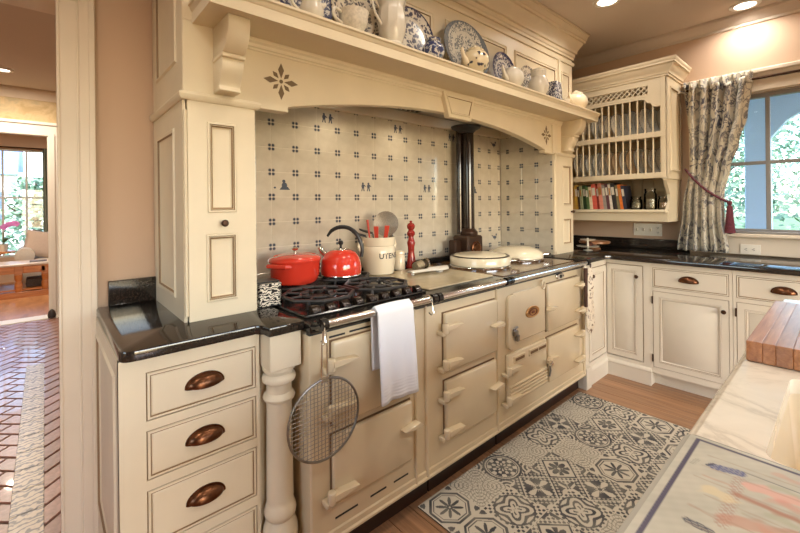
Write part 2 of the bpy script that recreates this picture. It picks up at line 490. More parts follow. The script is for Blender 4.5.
struct(ml.build('wall_left', PEACH))
mf = M()
mf.box(-2.95, -.8, -3.55, -3.4, 0, CEIL); mf.box(2.8, 4.1, -3.55, -3.4, 0, CEIL); mf.box(-.8, 2.8, -3.55, -3.4, 2.25, CEIL); mf.box(-.8, 2.8, -3.55, -3.4, 0, .12)
struct(mf.build('wall_front', PEACH))
# glazed doors behind the camera
gd = M()
for x in (-.8, .08, .98, 1.9, 2.72): gd.box(x, x+.08, -3.5, -3.45, .12, 2.25, .004)
for z in (.12, .8, 1.5, 2.17): gd.box(-.8, 2.8, -3.49, -3.46, z, z+.08 if z in (.12, 2.17) else z+.03)
dg = struct(gd.build('door_1', WHITEP))
struct(M().box(-2.95, 4.1, -3.55, 2.19, CEIL, CEIL+.1).build('ceiling', CEILP))
# passage and living room beyond
mb = M(); mb.box(-2.6, -2.5, 2.19, 10.25, 0, 2.75); struct(mb.build('wall_passage_left', PEACH))
mb = M(); mb.box(1.4, 1.5, 2.19, 6.6, 0, 2.75); struct(mb.build('wall_passage_right', PEACH))
mb = M(); mb.box(2.0, 2.1, 6.6, 10.25, 0, 2.75); struct(mb.build('wall_living_right', PEACH))
mb = M(); mb.box(.13, 1.4, 6.5, 6.66, 0, 2.75); mb.box(-1.9, .13, 6.5, 6.66, 2.24, 2.75); mb.box(-2.5, -1.9, 6.5, 6.66, 0, 2.75)
struct(mb.build('wall_passage_far', WALLPAPER))
struct(M().box(-2.6, 2.1, 2.19, 10.25, 2.75, 2.85).build('ceiling', CEILP))
prof = [(0, 0), (.012, 0), (.02, .02), (.05, .055), (.055, .075), (.075, .095), (.075, .12), (0, .12)]
struct(M().sweep([(-2.5, 6.5), (1.4, 6.5)], [(o, 2.63+z) for o, z in prof]).build('trim_crown_passage', TRIM))
cs = M(); cs.box(.03, .15, 6.46, 6.52, 0, 2.24, .006); cs.box(.05, .10, 6.44, 6.47, 0, 2.24, .004); cs.box(-2.0, .17, 6.45, 6.52, 2.20, 2.34, .006); cs.box(-2.02, .19, 6.43, 6.52, 2.33, 2.365, .004)
struct(cs.build('trim_casing_passage', WHITEP))
LX0, LX1, LZ0, LZ1 = -1.25, .06, .45, 2.42
mb = M(); mb.box(-2.5, LX0, 10.1, 10.25, 0, 2.75); mb.box(LX1, 2.0, 10.1, 10.25, 0, 2.75); mb.box(LX0, LX1, 10.1, 10.25, 0, LZ0); mb.box(LX0, LX1, 10.1, 10.25, LZ1, 2.75)
struct(mb.build('wall_living_far', PEACH))

def window(name, x0, x1, z0, z1, xf, vbars, hbars, fm, depth=.05, fr=.045, bar=.022):
    """sash with stiles, muntins and one pane per light; faces local -y at y=0"""
    root = M(); root.xf = xf
    root.frame(x0, x1, z0, z1, 0, depth, [(x0+fr, x1-fr, z0+fr, z1-fr)])
    o = struct(root.build(name, fm, bev=.004))
    for x in vbars:
        q = M(); q.xf = xf; q.box(x-bar/2, x+bar/2, .008, depth-.008, z0+fr-.002, z1-fr+.002, .004); q.build('muntin', fm, o)
    for z in hbars:
        q = M(); q.xf = xf; q.box(x0+fr-.002, x1-fr+.002, .010, depth-.010, z-bar/2, z+bar/2, .004); q.build('muntin', fm, o)
    xs = [x0+fr-.01]+list(vbars)+[x1-fr+.01]; zs = [z0+fr-.01]+list(hbars)+[z1-fr+.01]
    for i in range(len(xs)-1):
        for j in range(len(zs)-1):
            q = M(); q.xf = xf; q.box(xs[i], xs[i+1], depth/2-.002, depth/2+.002, zs[j], zs[j+1]); q.build('pane', PANE, o)
    return o
LIGHTF = plain('pale_sash_paint', srgb(196, 194, 188), .45, var=.02)
GREYF = plain('grey_sash_paint', srgb(140, 137, 134), .45, var=.02)
xfw = facing_left(3.985, 0)
w1 = window('window_1', -WY1, -WY0, WZ0, WZ1, xfw, (-.40, -.08+.0, .24, .56), (1.607,), GREYF, .05, .035, .026)
w2 = window('window_2', LX0, LX1, LZ0, LZ1, Matrix.Translation((0, 10.14, 0)), (-.87, -.56, -.245), (1.53,), LIGHTF, .05, .04, .03)
w3 = window('added_fill_window', -.6, 1.0, 1.0, 2.2, facing_right(-2.86, 0), (-.07, .2, .47), (1.6,), WHITEP, .05, .04, .03)  # unseen window, added to bring daylight fill from the left
# interior casing of the kitchen window, with stool and rope-like head moulding
c = M(); xc = facing_left(3.93, 0); c.xf = xc
c.box(-.865, -.74, -.022, .0, .99, 2.20, .004); c.box(-.85, -.83, -.032, 0, .99, 2.20, .004)
c.box(-.865, 1.05, -.022, 0, 2.125, 2.225, .004); c.box(-.885, 1.07, -.040, 0, 2.22, 2.255, .006); c.box(-.90, 1.09, -.055, 0, 2.25, 2.285, .008)
c.box(.92, 1.045, -.022, 0, .99, 2.2, .004)
c.box(-.74, -.735, 0, .06, WZ0, WZ1); c.box(-.74, .92, 0, .06, WZ1-.005, WZ1)
struct(c.build('trim_window_casing', TRIM))
c = M(); c.xf = xc; c.box(-.78, .98, -.05, .07, 1.05, 1.078, .006); c.box(-.74, .95, -.016, 0, .92, 1.05, .003)
struct(c.build('trim_window_stool', TRIM))
q = M(); q.xf = xc
for z in (1.084,):
    q.box(-.72, .6, -.012, .04, 1.078, 1.096, .005)
struct(q.build('trim_window_stop', GREYF))
# door casing of the doorway to the passage
c = M()
def cas(x0, x1, sgn):
    c.box(x0, x1, 2.022, 2.04, 0, DH+.118, .002)
    a = x0 if sgn > 0 else x1
    for o0, o1, d in ((0, .010, .022), (.060, .068, .022), (.068, .118, .025), (.098, .118, .032)):
        u0, u1 = (a+o0, a+o1) if sgn > 0 else (a-o1, a-o0)
        c.box(u0, u1, 2.04-d, 2.04, 0, DH+.118, .002)
cas(.038, .156, 1); cas(-1.04, -.92, -1)
c.box(-1.04, .154, 2.018, 2.04, DH, DH+.118, .003); c.box(-1.04, .154, 2.008, 2.04, DH+.1, DH+.125, .003)
c.box(.041, .048, 2.03, 2.2, 0, DH); c.box(-.92, .041, 2.03, 2.2, DH-.006, DH+.002); c.box(-.922, -.914, 2.03, 2.2, 0, DH)
c.box(.043, .16, 2.19, 2.205, 0, DH+.1)
struct(c.build('trim_door_casing', TRIM))
# crown of the window wall and the back wall corner
prof = [(0, 0), (.010, 0), (.014, .018), (.030, .028), (.052, .062), (.060, .070), (.060, .090), (0, .090)]
struct(M().sweep([(3.35, 2.04), (3.93, 2.04), (3.93, -3.4)], [(o, 2.63+z) for o, z in prof]).build('trim_crown', CEILP))
# baseboard left of the drawers
prof = [(0, 0), (.022, 0), (.022, .14), (.016, .16), (.018, .18), (.008, .2), (0, .2)]
struct(M().sweep([(.154, 2.04), (.36, 2.04)], prof).build('baseboard_back', TRIM))

# tiles of the recess behind the cooker ------------------------------------------------
def tilemat():
    m, t, b = _new('ivory_tile'); oi = N(t, 'ObjectInfo')
    tc = N(t, 'TexCoord'); sp = N(t, 'SeparateXYZ'); t.links.new(tc.outputs['Object'], sp.inputs[0])
    ax = math_node(t, 'ABSOLUTE', sp.outputs[0]); az = math_node(t, 'ABSOLUTE', sp.outputs[2])
    # one ink petal near each corner, with a notch on the diagonal
    dx = math_node(t, 'SUBTRACT', ax, .0590); dz = math_node(t, 'SUBTRACT', az, .0563)
    d = math_node(t, 'SQRT', math_node(t, 'ADD', math_node(t, 'POWER', dx, 2), math_node(t, 'POWER', dz, 2)))
    nn = noise(t, coords(t, 'Object'), 260, 2)
    f = ramp(t, math_node(t, 'ADD', d, math_node(t, 'MULTIPLY', nn, .004)), [(.0102, (1, 1, 1)), (.0120, (0, 0, 0))])
    n = noise(t, coords(t, 'Object'), 14, 3)
    base = ramp(t, n, [(.3, srgb(198, 188, 168)), (.7, srgb(212, 203, 184))])
    hs = N(t, 'HueSaturation'); t.links.new(base, hs.inputs['Color']); t.links.new(math_node(t, 'MULTIPLY_ADD', oi.outputs['Random'], .07, .965), hs.inputs['Value'])
    t.links.new(mixc(t, f, hs.outputs[0], srgb(74, 80, 92)), b.inputs['Base Color'])
    setp(b, Roughness=.12, Coat_Weight=1.0, Coat_Roughness=.04); bump(t, b, n, .025, .01)
    return m
TILE = tilemat()
TX, TZ, X0t, Z0t = .1373, .132, .898, 1.370
struct(M().box(.62, 2.985, 2.0302, 2.041, .9, 1.95).build('wall_back_grout', GROUT))
tm = {}
def tile(x0, x1, z0, z1, figure=None, side=None):
    """cut tiles keep the pattern of the whole tile they come from; origin = centre of the whole tile"""
    k = (round(x0, 3), round(x1, 3), round(z0, 3), round(z1, 3))
    if k not in tm:
        tm[k] = M().box(x0+.0007, x1-.0007, 0, .007, z0+.0007, z1-.0007, .0012).mesh('tile', TILE)
    return tm[k]
def drawing(kind):
    d = M()
    def blob(x, z, rx, rz, n=10): d.prism([(x+rx*math.cos(2*PI*i/n), z+rz*math.sin(2*PI*i/n)) for i in range(n)], -.0006, 0, axis='y')
    def person(x, s=1):
        blob(x, .016*s, .0045, .005); blob(x, .003*s, .007, .011); d.prism([(x-.008, -.02), (x-.004, -.02), (x, -.004), (x-.004, -.002)], -.0006, 0, axis='y')
        d.prism([(x+.003, -.02), (x+.008, -.02), (x+.005, -.003), (x+.001, -.004)], -.0006, 0, axis='y')
        d.prism([(x+.004, .006), (x+.014, .0), (x+.014, .003), (x+.006, .011)], -.0006, 0, axis='y')
    if kind == 'pair': person(-.014); person(.013)
    elif kind == 'seated':
        blob(0, .014, .006, .007); blob(.002, -.002, .010, .012); d.prism([(-.016, -.02), (.022, -.02), (.014, -.008), (-.006, -.006)], -.0006, 0, axis='y'); blob(-.032, -.012, .004, .004)
    else:
        blob(.0, -.004, .016, .010); blob(.013, .012, .006, .008); d.prism([(-.016, -.002), (-.03, .012), (-.012, .006)], -.0006, 0, axis='y')
        d.prism([(-.002, -.012), (.002, -.012), (.002, -.022), (-.002, -.022)], -.0006, 0, axis='y')
    d.v = [Vector((v.x*1.6, v.y, v.z*1.35)) for v in d.v]
    return d.mesh('tile_drawing', INK, smooth=0)
DRAW = {k: drawing(k) for k in ('pair', 'seated', 'bird')}
FIG = {(0, 0): 'seated', (2, 3): 'pair', (4, 0): 'pair', (6, 3): 'pair', (8, 0): 'pair', (10, 3): 'pair', (12, 0): 'seated', (14, 3): 'bird', (14, -3): 'bird'}
XL, XR, ZB, ZT = .617, 2.973, .905, 1.93
for i in range(-3, 17):
    for j in range(-5, 6):
        c = (X0t+(i+.5)*TX, Z0t+(j+.5)*TZ)
        x0 = max(-TX/2, XL-c[0]); x1 = min(TX/2, XR-c[0]); z0 = max(-TZ/2, ZB-c[1]); z1 = min(TZ/2, ZT-c[1])
        if x1-x0 < .01 or z1-z0 < .01: continue
        o = piece('tile', tile(x0, x1, z0, z1), wall_back, (c[0], 2.029+random.uniform(-.0004, .0004), c[1]))
        if (i, j) in FIG:
            piece('tile_drawing', DRAW[FIG[(i, j)]], o, (0, 0, 0))
# ================================================================== MANTEL OVER THE COOKER
hood = thing('cooker_mantel', 'cream built-in mantel surround with two panelled columns, arch and crockery shelf over the cooker', 'range hood', (.362, 1.53, .918))
HX0, HX1, HY = .362, 3.29, 1.53
ORNATE = [(0, 0, 0), (.003, -.004, 0), (.008, -.004, 0), (.010, .001, 1), (.013, -.002, 0), (.018, .003, 1), (.022, .009, 0)]
RAISED = [(0, 0, 0), (.006, -.008, 0), (.014, -.006, 0), (.018, .003, 1), (.024, .006, 0)]
def column(x0, x1, panels, knob, drawer_gap):
    b = M()
    b.box(x0+.014, x1, HY+.012, 2.033, .918, 1.70)
    b.frame(x0+.012, x1-.006, .918, 1.70, HY, HY+.014, [p for p in panels])
    o = b.build('column', [CREAM, GLAZE], hood, bev=.0015)
    for p in panels:
        q = M(); q.rings(p[0], p[1], p[2], p[3], HY, ORNATE); q.build('column_panel', [CREAM, GLAZE], o, weld=True)
    q = M().lathe([(0, -.030), (.008, -.030), (.013, -.024), (.012, -.016), (.006, -.010), (.007, 0)], (0, 0, 0), 20)
    k = M(); k.xf = Matrix.Translation((knob[0], HY, knob[1])) @ Matrix.Rotation(-PI/2, 4, 'X') @ Matrix.Scale(1, 4)
    k.lathe([(.007, 0), (.006, -.010), (.012, -.016), (.013, -.024), (.008, -.030), (0, -.031)], seg=20)
    k.build('knob', DARKBRONZE, o)
    # beaded corner
    e = M(); e.tube([(x0+.006, HY+.006, .94), (x0+.006, HY+.006, 1.66)], .006, 8); e.build('corner_bead', CREAM, o)
    return o
column(HX0, .617, [(.438, .540, 1.300, 1.628), (.431, .541, .978, 1.223)], (.490, 1.261), 0)
column(2.985, HX1, [(3.105, 3.245, 1.300, 1.628), (3.105, 3.245, .985, 1.20)], (3.25, 1.25), 0)
# recessed panels on the left flank
sp = M(); sp.xf = facing_left(HX0-.0, 0)
s0 = M(); s0.xf = facing_left(HX0-.001, 0)
s0.frame(-2.03, -HY-.012, .918, 1.70, 0, .010, [(-1.955, -1.655, .985, 1.615)])
s0.frame(-2.03, -HY-.004, 1.725, 2.72, 0, .010, [(-1.955, -1.615, 1.845, 2.60)])
o = s0.build('flank_board', CREAM, hood)
for p in ((-1.955, -1.655, .985, 1.615), (-1.955, -1.615, 1.845, 2.60)):
    q = M(); q.xf = facing_left(HX0-.001, 0); q.rings(*p, 0, [(0, 0, 0), (.006, -.006, 0), (.016, -.003, 0), (.020, .004, 1), (.026, .007, 0)]); q.build('flank_panel', [CREAM, GLAZE], o)
# necking moulding on top of both columns
prof = [(0, 1.695), (.006, 1.695), (.014, 1.704), (.016, 1.714), (.012, 1.722), (0, 1.726)]
M().sweep([(HX0-.001, 2.03), (HX0-.001, HY), (.617, HY), (.617, HY+.06)], prof).build('necking', CREAM, hood)
M().sweep([(2.985, HY+.06), (2.985, HY), (HX1, HY), (HX1, 2.03)], prof).build('necking', CREAM, hood)
# arched frieze board
pts = [(HX0, 1.705), (.752, 1.705), (.752, 1.727)]
for i in range(1, 40):
    x = .752+(2.835-.752)*i/40
    pts.append((x, 1.845-(x-1.7935)**2*.1085))
pts += [(2.835, 1.727), (2.835, 1.705), (HX1, 1.705), (HX1, 1.975), (HX0, 1.975)]
fz = M().prism(pts, HY, HY+.05, axis='y').build('frieze', CREAM, hood, bev=.002)
bm_ = M(); bm_.sweep([(.55, HY), (3.08, HY)], [(0, 1.925), (.005, 1.925), (.007, 1.933), (.012, 1.936), (.014, 1.948), (.022, 1.955), (.022, 1.969), (0, 1.969)])
bm_.build('bed_moulding', CREAM, hood)
M().box(2.935, 2.985, HY-.012, HY+.01, 1.71, 1.93, .003).build('frieze_pilaster', CREAM, hood)
# keystone
ks = M().prism([(1.668, 1.958), (1.95, 1.958), (1.915, 1.815), (1.715, 1.815)], HY-.028, HY+.01, axis='y').build('keystone', CREAM, hood, bev=.003)
kp = M()
def trap(i): return [(1.690+i, 1.940-i), (1.928-i, 1.940-i), (1.900-i, 1.835+i), (1.731+i, 1.835+i)]
L = [[(x, HY-.028+d, z) for x, z in trap(i)] for i, d in ((0, 0), (.004, -.006), (.010, -.005), (.013, -.001), (.018, -.0015))]
for a in range(4):
    for k in range(4):
        l = (k+1) % 4; kp.add([L[a][k], L[a][l], L[a+1][l], L[a+1][k]], [(0, 1, 2, 3)], 1 if a == 2 else 0)
kp.add(L[-1], [(0, 1, 2, 3)], 0); kp.build('keystone_panel', [CREAM, GLAZE], ks)
# star flowers let into the frieze
STARC = plain('flower_inlay', srgb(112, 92, 66), .6, var=.1)
for cx_, cz_ in ((.722, 1.826), (2.855, 1.838)):
    st = M()
    for k in range(8):
        a = k*PI/4; r0, r1, wd = (.013, .074, .0125) if k % 2 == 0 else (.016, .050, .009)
        d = Vector((math.cos(a), math.sin(a))); n = Vector((-d.y, d.x)); P = [d*r0, d*(r0+(r1-r0)*.55)+n*wd, d*r1, d*(r0+(r1-r0)*.55)-n*wd]
        st.prism([(cx_+p.x, cz_+p.y) for p in P], HY-.0015, HY+.001, axis='y')
    st.prism([(cx_+.008*math.cos(2*PI*i/10), cz_+.008*math.sin(2*PI*i/10)) for i in range(10)], HY-.0015, HY+.001, axis='y')
    st.build('star_flower', STARC, fz, smooth=0)
# shelf with moulded edge
sh = M().box(.42, 3.285, 1.36, HY+.005, 1.968, 2.03).build('shelf', CREAM, hood)
M().sweep([(.415, HY), (.415, 1.352), (3.285, 1.352), (3.285, HY)], [(-.01, 1.966), (.022, 1.966), (.022, 2.004), (.026, 2.008), (.030, 2.020), (.036, 2.024), (.036, 2.033), (-.01, 2.033)]).build('shelf_edge', CREAM, sh)
# corbels
def corbel(x0, x1):
    P = [(HY+.002, 1.968), (1.372, 1.968), (1.368, 1.945), (1.372, 1.915), (1.388, 1.885), (1.412, 1.862), (1.440, 1.852)]
    Q = [(1.438, 1.842), (1.434, 1.826), (1.438, 1.805), (1.450, 1.784), (1.463, 1.765), (1.470, 1.750), (1.466, 1.738), (1.456, 1.731), (HY+.002, 1.731)]
    c = M().prism(P+[(HY+.002, 1.852)], x0, x1, axis='x').prism(Q+[(HY+.002, 1.842)], x0, x1, axis='x')
    o = c.build('corbel', CREAM, hood, bev=.002, smooth=50)
    M().box(x0-.004, x1+.004, 1.425, HY, 1.840, 1.855, .003).build('corbel_band', CREAM, o)
corbel(.462, .536); corbel(3.09, 3.18)
# panelled upper case and cornice
up_ = M(); up_.box(HX0+.014, HX1, HY+.014, 2.033, 1.975, CEIL)
pan = [(.45, .98, 2.09, 2.38), (1.07, 1.62, 2.09, 2.38), (1.72, 2.33, 2.09, 2.38), (2.43, 3.02, 2.09, 2.38), (3.10, 3.25, 2.09, 2.38)]
up_.frame(HX0, HX1, 1.975, CEIL, HY, HY+.015, pan)
uo = up_.build('upper_case', CREAM, hood)
for p in pan:
    q = M(); q.rings(*p, HY, [(0, 0, 0), (.002, -.008, 0), (.008, -.011, 0), (.012, -.006, 0), (.022, -.004, 0), (.024, .003, 1), (.027, .003, 0), (.036, .009, 0)]); q.build('case_panel', [CREAM, GLAZE], uo)
M().box(3.045, 3.075, HY-.014, HY, 2.03, 2.46, .003).build('case_pilaster', CREAM, uo)
path = [(HX0-.001, 2.03), (HX0-.001, HY), (HX1, HY), (HX1, 2.03)]
M().sweep(path, [(0, 2.455), (.010, 2.455), (.016, 2.47), (.014, 2.48), (0, 2.485)]).build('cornice_bead', CREAM, hood)
M().sweep(path, [(0, 2.505), (.012, 2.505), (.012, 2.522), (.019, 2.528), (.019, 2.552), (.032, 2.556), (.032, 2.572), (.037, 2.584), (.050, 2.606), (.066, 2.634), (.068, 2.642), (.082, 2.642), (.082, 2.660), (.088, 2.664), (.092, 2.682), (.099, 2.700), (.106, 2.702), (.106, 2.718), (0, 2.718)]).build('cornice', CREAM, hood)
# inside of the hood: liner, trim boards, grille, lamps
ln = M().box(.63, 2.97, HY+.05, 2.025, 1.955, 1.972).build('hood_liner', plain('liner_steel', (.45, .42, .38), .35, .8, var=.05), hood)
M().box(.62, 2.975, 2.0, 2.03, 1.885, 1.955, .003).build('liner_trim', CREAM, hood)
M().box(2.945, 2.975, HY+.05, 2.0, 1.885, 1.955, .003).build('liner_trim', CREAM, hood)
for i in range(16): M().box(1.28+i*.04, 1.30+i*.04, 1.62, 1.95, 1.944, 1.956, .002).build('grille_slat', IRON, ln)
for x in (1.22, 1.75, 2.35):
    lo = M().lathe([(0, 1.946), (.035, 1.946), (.038, 1.955)], (x, 1.86, 0), 20).build('hood_lamp', LENS, ln)
    d = bpy.data.lights.new('hood_lamp_light', 'SPOT'); d.energy = 3.2; d.color = (1, .86, .66); d.spot_size = 2.3; d.spot_blend = .8; d.shadow_soft_size = .04
    lo2 = bpy.data.objects.new('hood_lamp_light', d); COL.objects.link(lo2); lo2.location = (x, 1.86, 1.935)
# tiled returns
for side, rz, xx in (('r', -PI/2, 2.974), ('l', PI/2, .621)):
    for i in range(4):
        for j in range(-5, 6):
            cyy = 1.954-(i+.5)*.1355 if True else 0
            c_ = Z0t+(j+.5)*TZ
            z0 = max(-TZ/2, .918-c_); z1 = min(TZ/2, 1.885-c_)
            if z1-z0 < .01: continue
            x0, x1 = -.0685, .0685
            if i == 3: continue
            piece('tile', tile(x0, x1, z0, z1), hood, (xx-HX0, cyy-HY, c_-.918), (0, 0, rz))
    for j in range(-5, 6):
        c_ = Z0t+(j+.5)*TZ; z0 = max(-TZ/2, .918-c_); z1 = min(TZ/2, 1.885-c_)
        if z1-z0 < .01: continue
        # cut strip in the back corner
        a, b_ = (-.0685, .0075) if side == 'l' else (-.0075, .0685)
        piece('tile', tile(a if side == 'r' else -.0685, b_ if side == 'r' else .0075, z0, z1), hood, (xx-HX0, 1.954+.0615-HY, c_-.918), (0, 0, rz))
M().box(2.974, 2.986, HY+.004, 1.5475, .918, 1.70).build('tile_stop', CREAM, hood)
# ================================================================== COOKER
ck = thing('range_cooker', 'long cream enamel range cooker with black top, chrome rails and seven doors', 'cooker', (.68, 1.25, 0))
CX0, CX1, CF, CB = .682, 2.83, 1.25, 1.975
bd = M(); bd.box(CX0, CX1, CF, CB, .115, .872, .006)
bd.box(CX0, CX1, CF-.006, CF+.02, .118, .150, .004)
bd.box(CX0, CX1, CF-.012, CF+.02, .108, .126, .005)
body = bd.build('body', ENAMEL, ck)
for x0, x1 in ((1.178, 1.190), (1.244, 1.262), (1.776, 1.790), (2.805, 2.83)):
    M().box(x0, x1, CF-.012, CF+.01, .118, .872, .005).build('seam_strip', ENAMEL, body)
for x0, x1 in ((CX0, 1.30), (1.306, 1.83), (1.836, CX1)):
    M().box(x0, x1, CF+.045, CB, 0, .116, .003).build('plinth', PLINTH, ck)
M().box(CX0, CX1, CF-.012, CB, .874, .908, .006).build('top_plate', BLACK, ck)
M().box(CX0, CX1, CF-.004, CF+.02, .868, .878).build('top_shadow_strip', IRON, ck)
M().box(1.30, 2.80, CB-.03, CB+.005, .908, .945, .006).build('back_guard', BLACK, ck)
# vent slots of the left module
for x0, x1, z in ((.762, .83, .846), (.85, 1.09, .848), (.78, .88, .185), (.94, 1.02, .185), (1.06, 1.14, .185)):
    M().box(x0, x1, CF-.001, CF+.003, z-.0035, z+.0035).build('vent_slot', SLOT, body, smooth=0)
SEAL = plain('seal_brown', srgb(120, 92, 62), .6, var=.1)
def hinge(par, x, z, s):
    """knuckle at the door edge and a tapering strap; s=+1 strap runs to +x"""
    q = M()
    q.prism([(x-s*.016, z-.011), (x+s*.02, z-.011), (x+s*.090, z-.001), (x+s*.090, z+.004), (x+s*.02, z+.011), (x-s*.016, z+.011)], CF-.056, CF-.024, axis='y')
    q.lathe([(.0, -.022), (.014, -.022), (.016, -.018), (.016, .018), (.014, .022), (0, .022)], (x-s*.018, CF-.038, z-.004), 14)
    q.box(x-s*.04 if s > 0 else x+.008, x-s*.008 if s > 0 else x+.04, CF-.040, CF-.0, z-.038, z-.018, .003)
    q.build('hinge', ENAMEL, par, bev=.002)
def latch(par, x, z, s):
    q = M(); q.prism([(x-s*.022, z-.014), (x+s*.034, z-.012), (x+s*.014, z+.010), (x-s*.070, z-.002), (x-s*.070, z-.007)], CF-.056, CF-.022, axis='y')
    q.lathe([(0, -.012), (.008, -.012), (.008, .012), (0, .012)], (x+s*.02, CF-.03, z-.012), 10)
    q.build('latch', ENAMEL, par, bev=.003)
def oven_door(x0, x1, z0, z1, hs, hz, lz):
    d = M(); d.box(x0, x1, CF-.024, CF+.001, z0, z1, .006); 
    o = d.build('oven_door', ENAMEL, ck, bev=.003)
    q = M().box(x0-.004, x1+.004, CF-.0025, CF+.002, z0-.004, z1+.004); q.build('door_seal', SEAL, o, smooth=0)
    ex = x0 if hs > 0 else x1; lx = x1 if hs > 0 else x0
    for z in hz: hinge(o, ex, z, hs)
    for z in lz: latch(o, lx, z, hs)
    return o
oven_door(.765, 1.158, .53, .832, 1, (.765, .60), ())
oven_door(.763, 1.150, .25, .498, 1, (.30,), (.405,))
oven_door(1.362, 1.765, .552, .821, 1, (.765, .60), (.70,))
oven_door(1.365, 1.754, .236, .510, 1, (.46, .29), (.385,))
oven_door(2.293, 2.722, .534, .824, -1, (.77, .60), (.685,))
oven_door(2.297, 2.712, .222, .496, -1, (.44, .27), (.38,))
# burner panel with flame plate, badge, ring
bp = M().box(1.93, 2.28, CF-.010, CF+.001, .545, .825, .004).build('burner_panel', ENAMEL, ck)
fp = [(1.868, .79)]+[(1.912+.046*math.cos(math.radians(a)), .775+.046*math.sin(math.radians(a))) for a in range(150, -1, -15)]+[(1.912+.046*math.cos(math.radians(a)), .565+.046*math.sin(math.radians(a))) for a in range(0, -181, -15)]
M().prism(fp[1:], CF-.020, CF, axis='y').build('flame_plate', ENAMEL, ck, bev=.003)
q = M(); q.box(1.905, 1.945, CF-.035, CF-.018, .595, .625, .004); q.box(1.925, 1.95, CF-.040, CF-.018, .565, .60, .004); q.tube([(1.90, CF-.03, .632), (1.92, CF-.035, .645), (1.94, CF-.03, .64)], .006, 8)
q.build('flame_latch', STEEL, ck)
BADGE = plain('badge_gold', srgb(188, 140, 84), .35, .6, var=.15, scale=120); BADGER = plain('badge_red_brown', srgb(120, 62, 38), .35, .2, var=.1)
b1 = M(); b1.xf = Matrix.Translation((2.128, CF-.010, .688)) @ Matrix.Rotation(PI/2, 4, 'X')
b1.lathe([(.054, 0), (.054, .004), (.049, .008), (.044, .006), (.0, .006)], sx=1.35, sy=.62, seg=32); bo = b1.build('badge', BADGE, ck)
b2 = M(); b2.xf = Matrix.Translation((2.128, CF-.017, .688)) @ Matrix.Rotation(PI/2, 4, 'X')
b2.lathe([(.033, 0), (.033, .003), (.026, .003), (.026, 0)], sx=1.35, sy=.62, seg=28, close=False); b2.lathe([(.014, 0), (.012, .003), (0, .003)], sx=1.35, sy=.62, seg=20); b2.build('badge_ring', BADGER, bo)
M().tube([(2.245+.018*math.cos(a), CF-.018, .83+.024*math.sin(a)) for a in [k*PI/8 for k in range(16)]], .006, 8, closed=True).build('pull_ring', ENAMEL, ck)
th = M(); th.xf = Matrix.Translation((2.47, CF-.002, .852)) @ Matrix.Rotation(PI/2, 4, 'X'); th.lathe([(.05, 0), (.05, .010), (.044, .014), (.0, .014)], sx=1, sy=.4, seg=28); to_ = th.build('thermometer', CHROME, ck)
th = M(); th.xf = Matrix.Translation((2.47, CF-.0165, .852)) @ Matrix.Rotation(PI/2, 4, 'X'); th.lathe([(.016, 0), (.016, .001), (0, .001)], sx=1, sy=.7, seg=16); th.build('dial', SLOT, to_)
# air-control door: three slots above, ribbed vent below
ad = M().box(1.862, 2.272, CF-.022, CF+.001, .228, .500, .005).build('air_door', ENAMEL, ck, bev=.002)
for x0, x1 in ((1.92, 2.01), (2.075, 2.155), (2.17, 2.25)):
    M().box(x0-.012, x1+.012, CF-.028, CF-.018, .446, .484, .003).build('vent_hood', ENAMEL, ad)
    M().box(x0, x1, CF-.0292, CF-.020, .457, .472).build('vent_slot', SEAL, ad, smooth=0)
for k in range(5):
    q = M(); q.lathe([(.008, 1.87), (.008, 2.265)], (0, 0, 0), 10, rot=Matrix(((0, 0, 1), (1, 0, 0), (0, 1, 0)))); q.v = [v+Vector((0, CF-.022, .248+k*.019)) for v in q.v]; q.build('vent_rib', ENAMEL, ad)
for z in (.43, .27): hinge(ad, 1.862, z, 1)
q = M(); q.xf = Matrix.Translation((2.262, CF-.022, .36)) @ Matrix.Rotation(PI/2, 4, 'X'); q.lathe([(.008, 0), (.008, .018), (.016, .024), (.017, .036), (.010, .042), (0, .043)], seg=18); q.build('air_knob', CHROME, ad)
M().tube([(2.285, CF-.03, .35), (2.29, CF-.035, .31), (2.285, CF-.03, .27)], .006, 8).build('door_catch', STEEL, ad)
# towel rails
def rail(x0, x1, z):
    q = M(); q.tube([(x0, 1.185, z), (x1, 1.185, z)], .014, 14); o = q.build('towel_rail', CHROME, ck)
    for x in (x0-.004, x1+.004):
        e = M(); e.tube([(x-.012, 1.185, z), (x+.012, 1.185, z)], .021, 14); e.tube([(x, 1.185, z), (x, 1.215, z-.012), (x, 1.242, z-.016)], [.015, .014, .018], 10); e.build('rail_bracket', BLACK, o)
rail(.705, 1.235, .918); rail(1.275, 1.785, .918); rail(1.825, 2.74, .918)
q = M(); q.tube([(1.83, 1.232, .893), (2.74, 1.232, .893)], .010, 10); q.build('lower_rail', CHROME, ck)
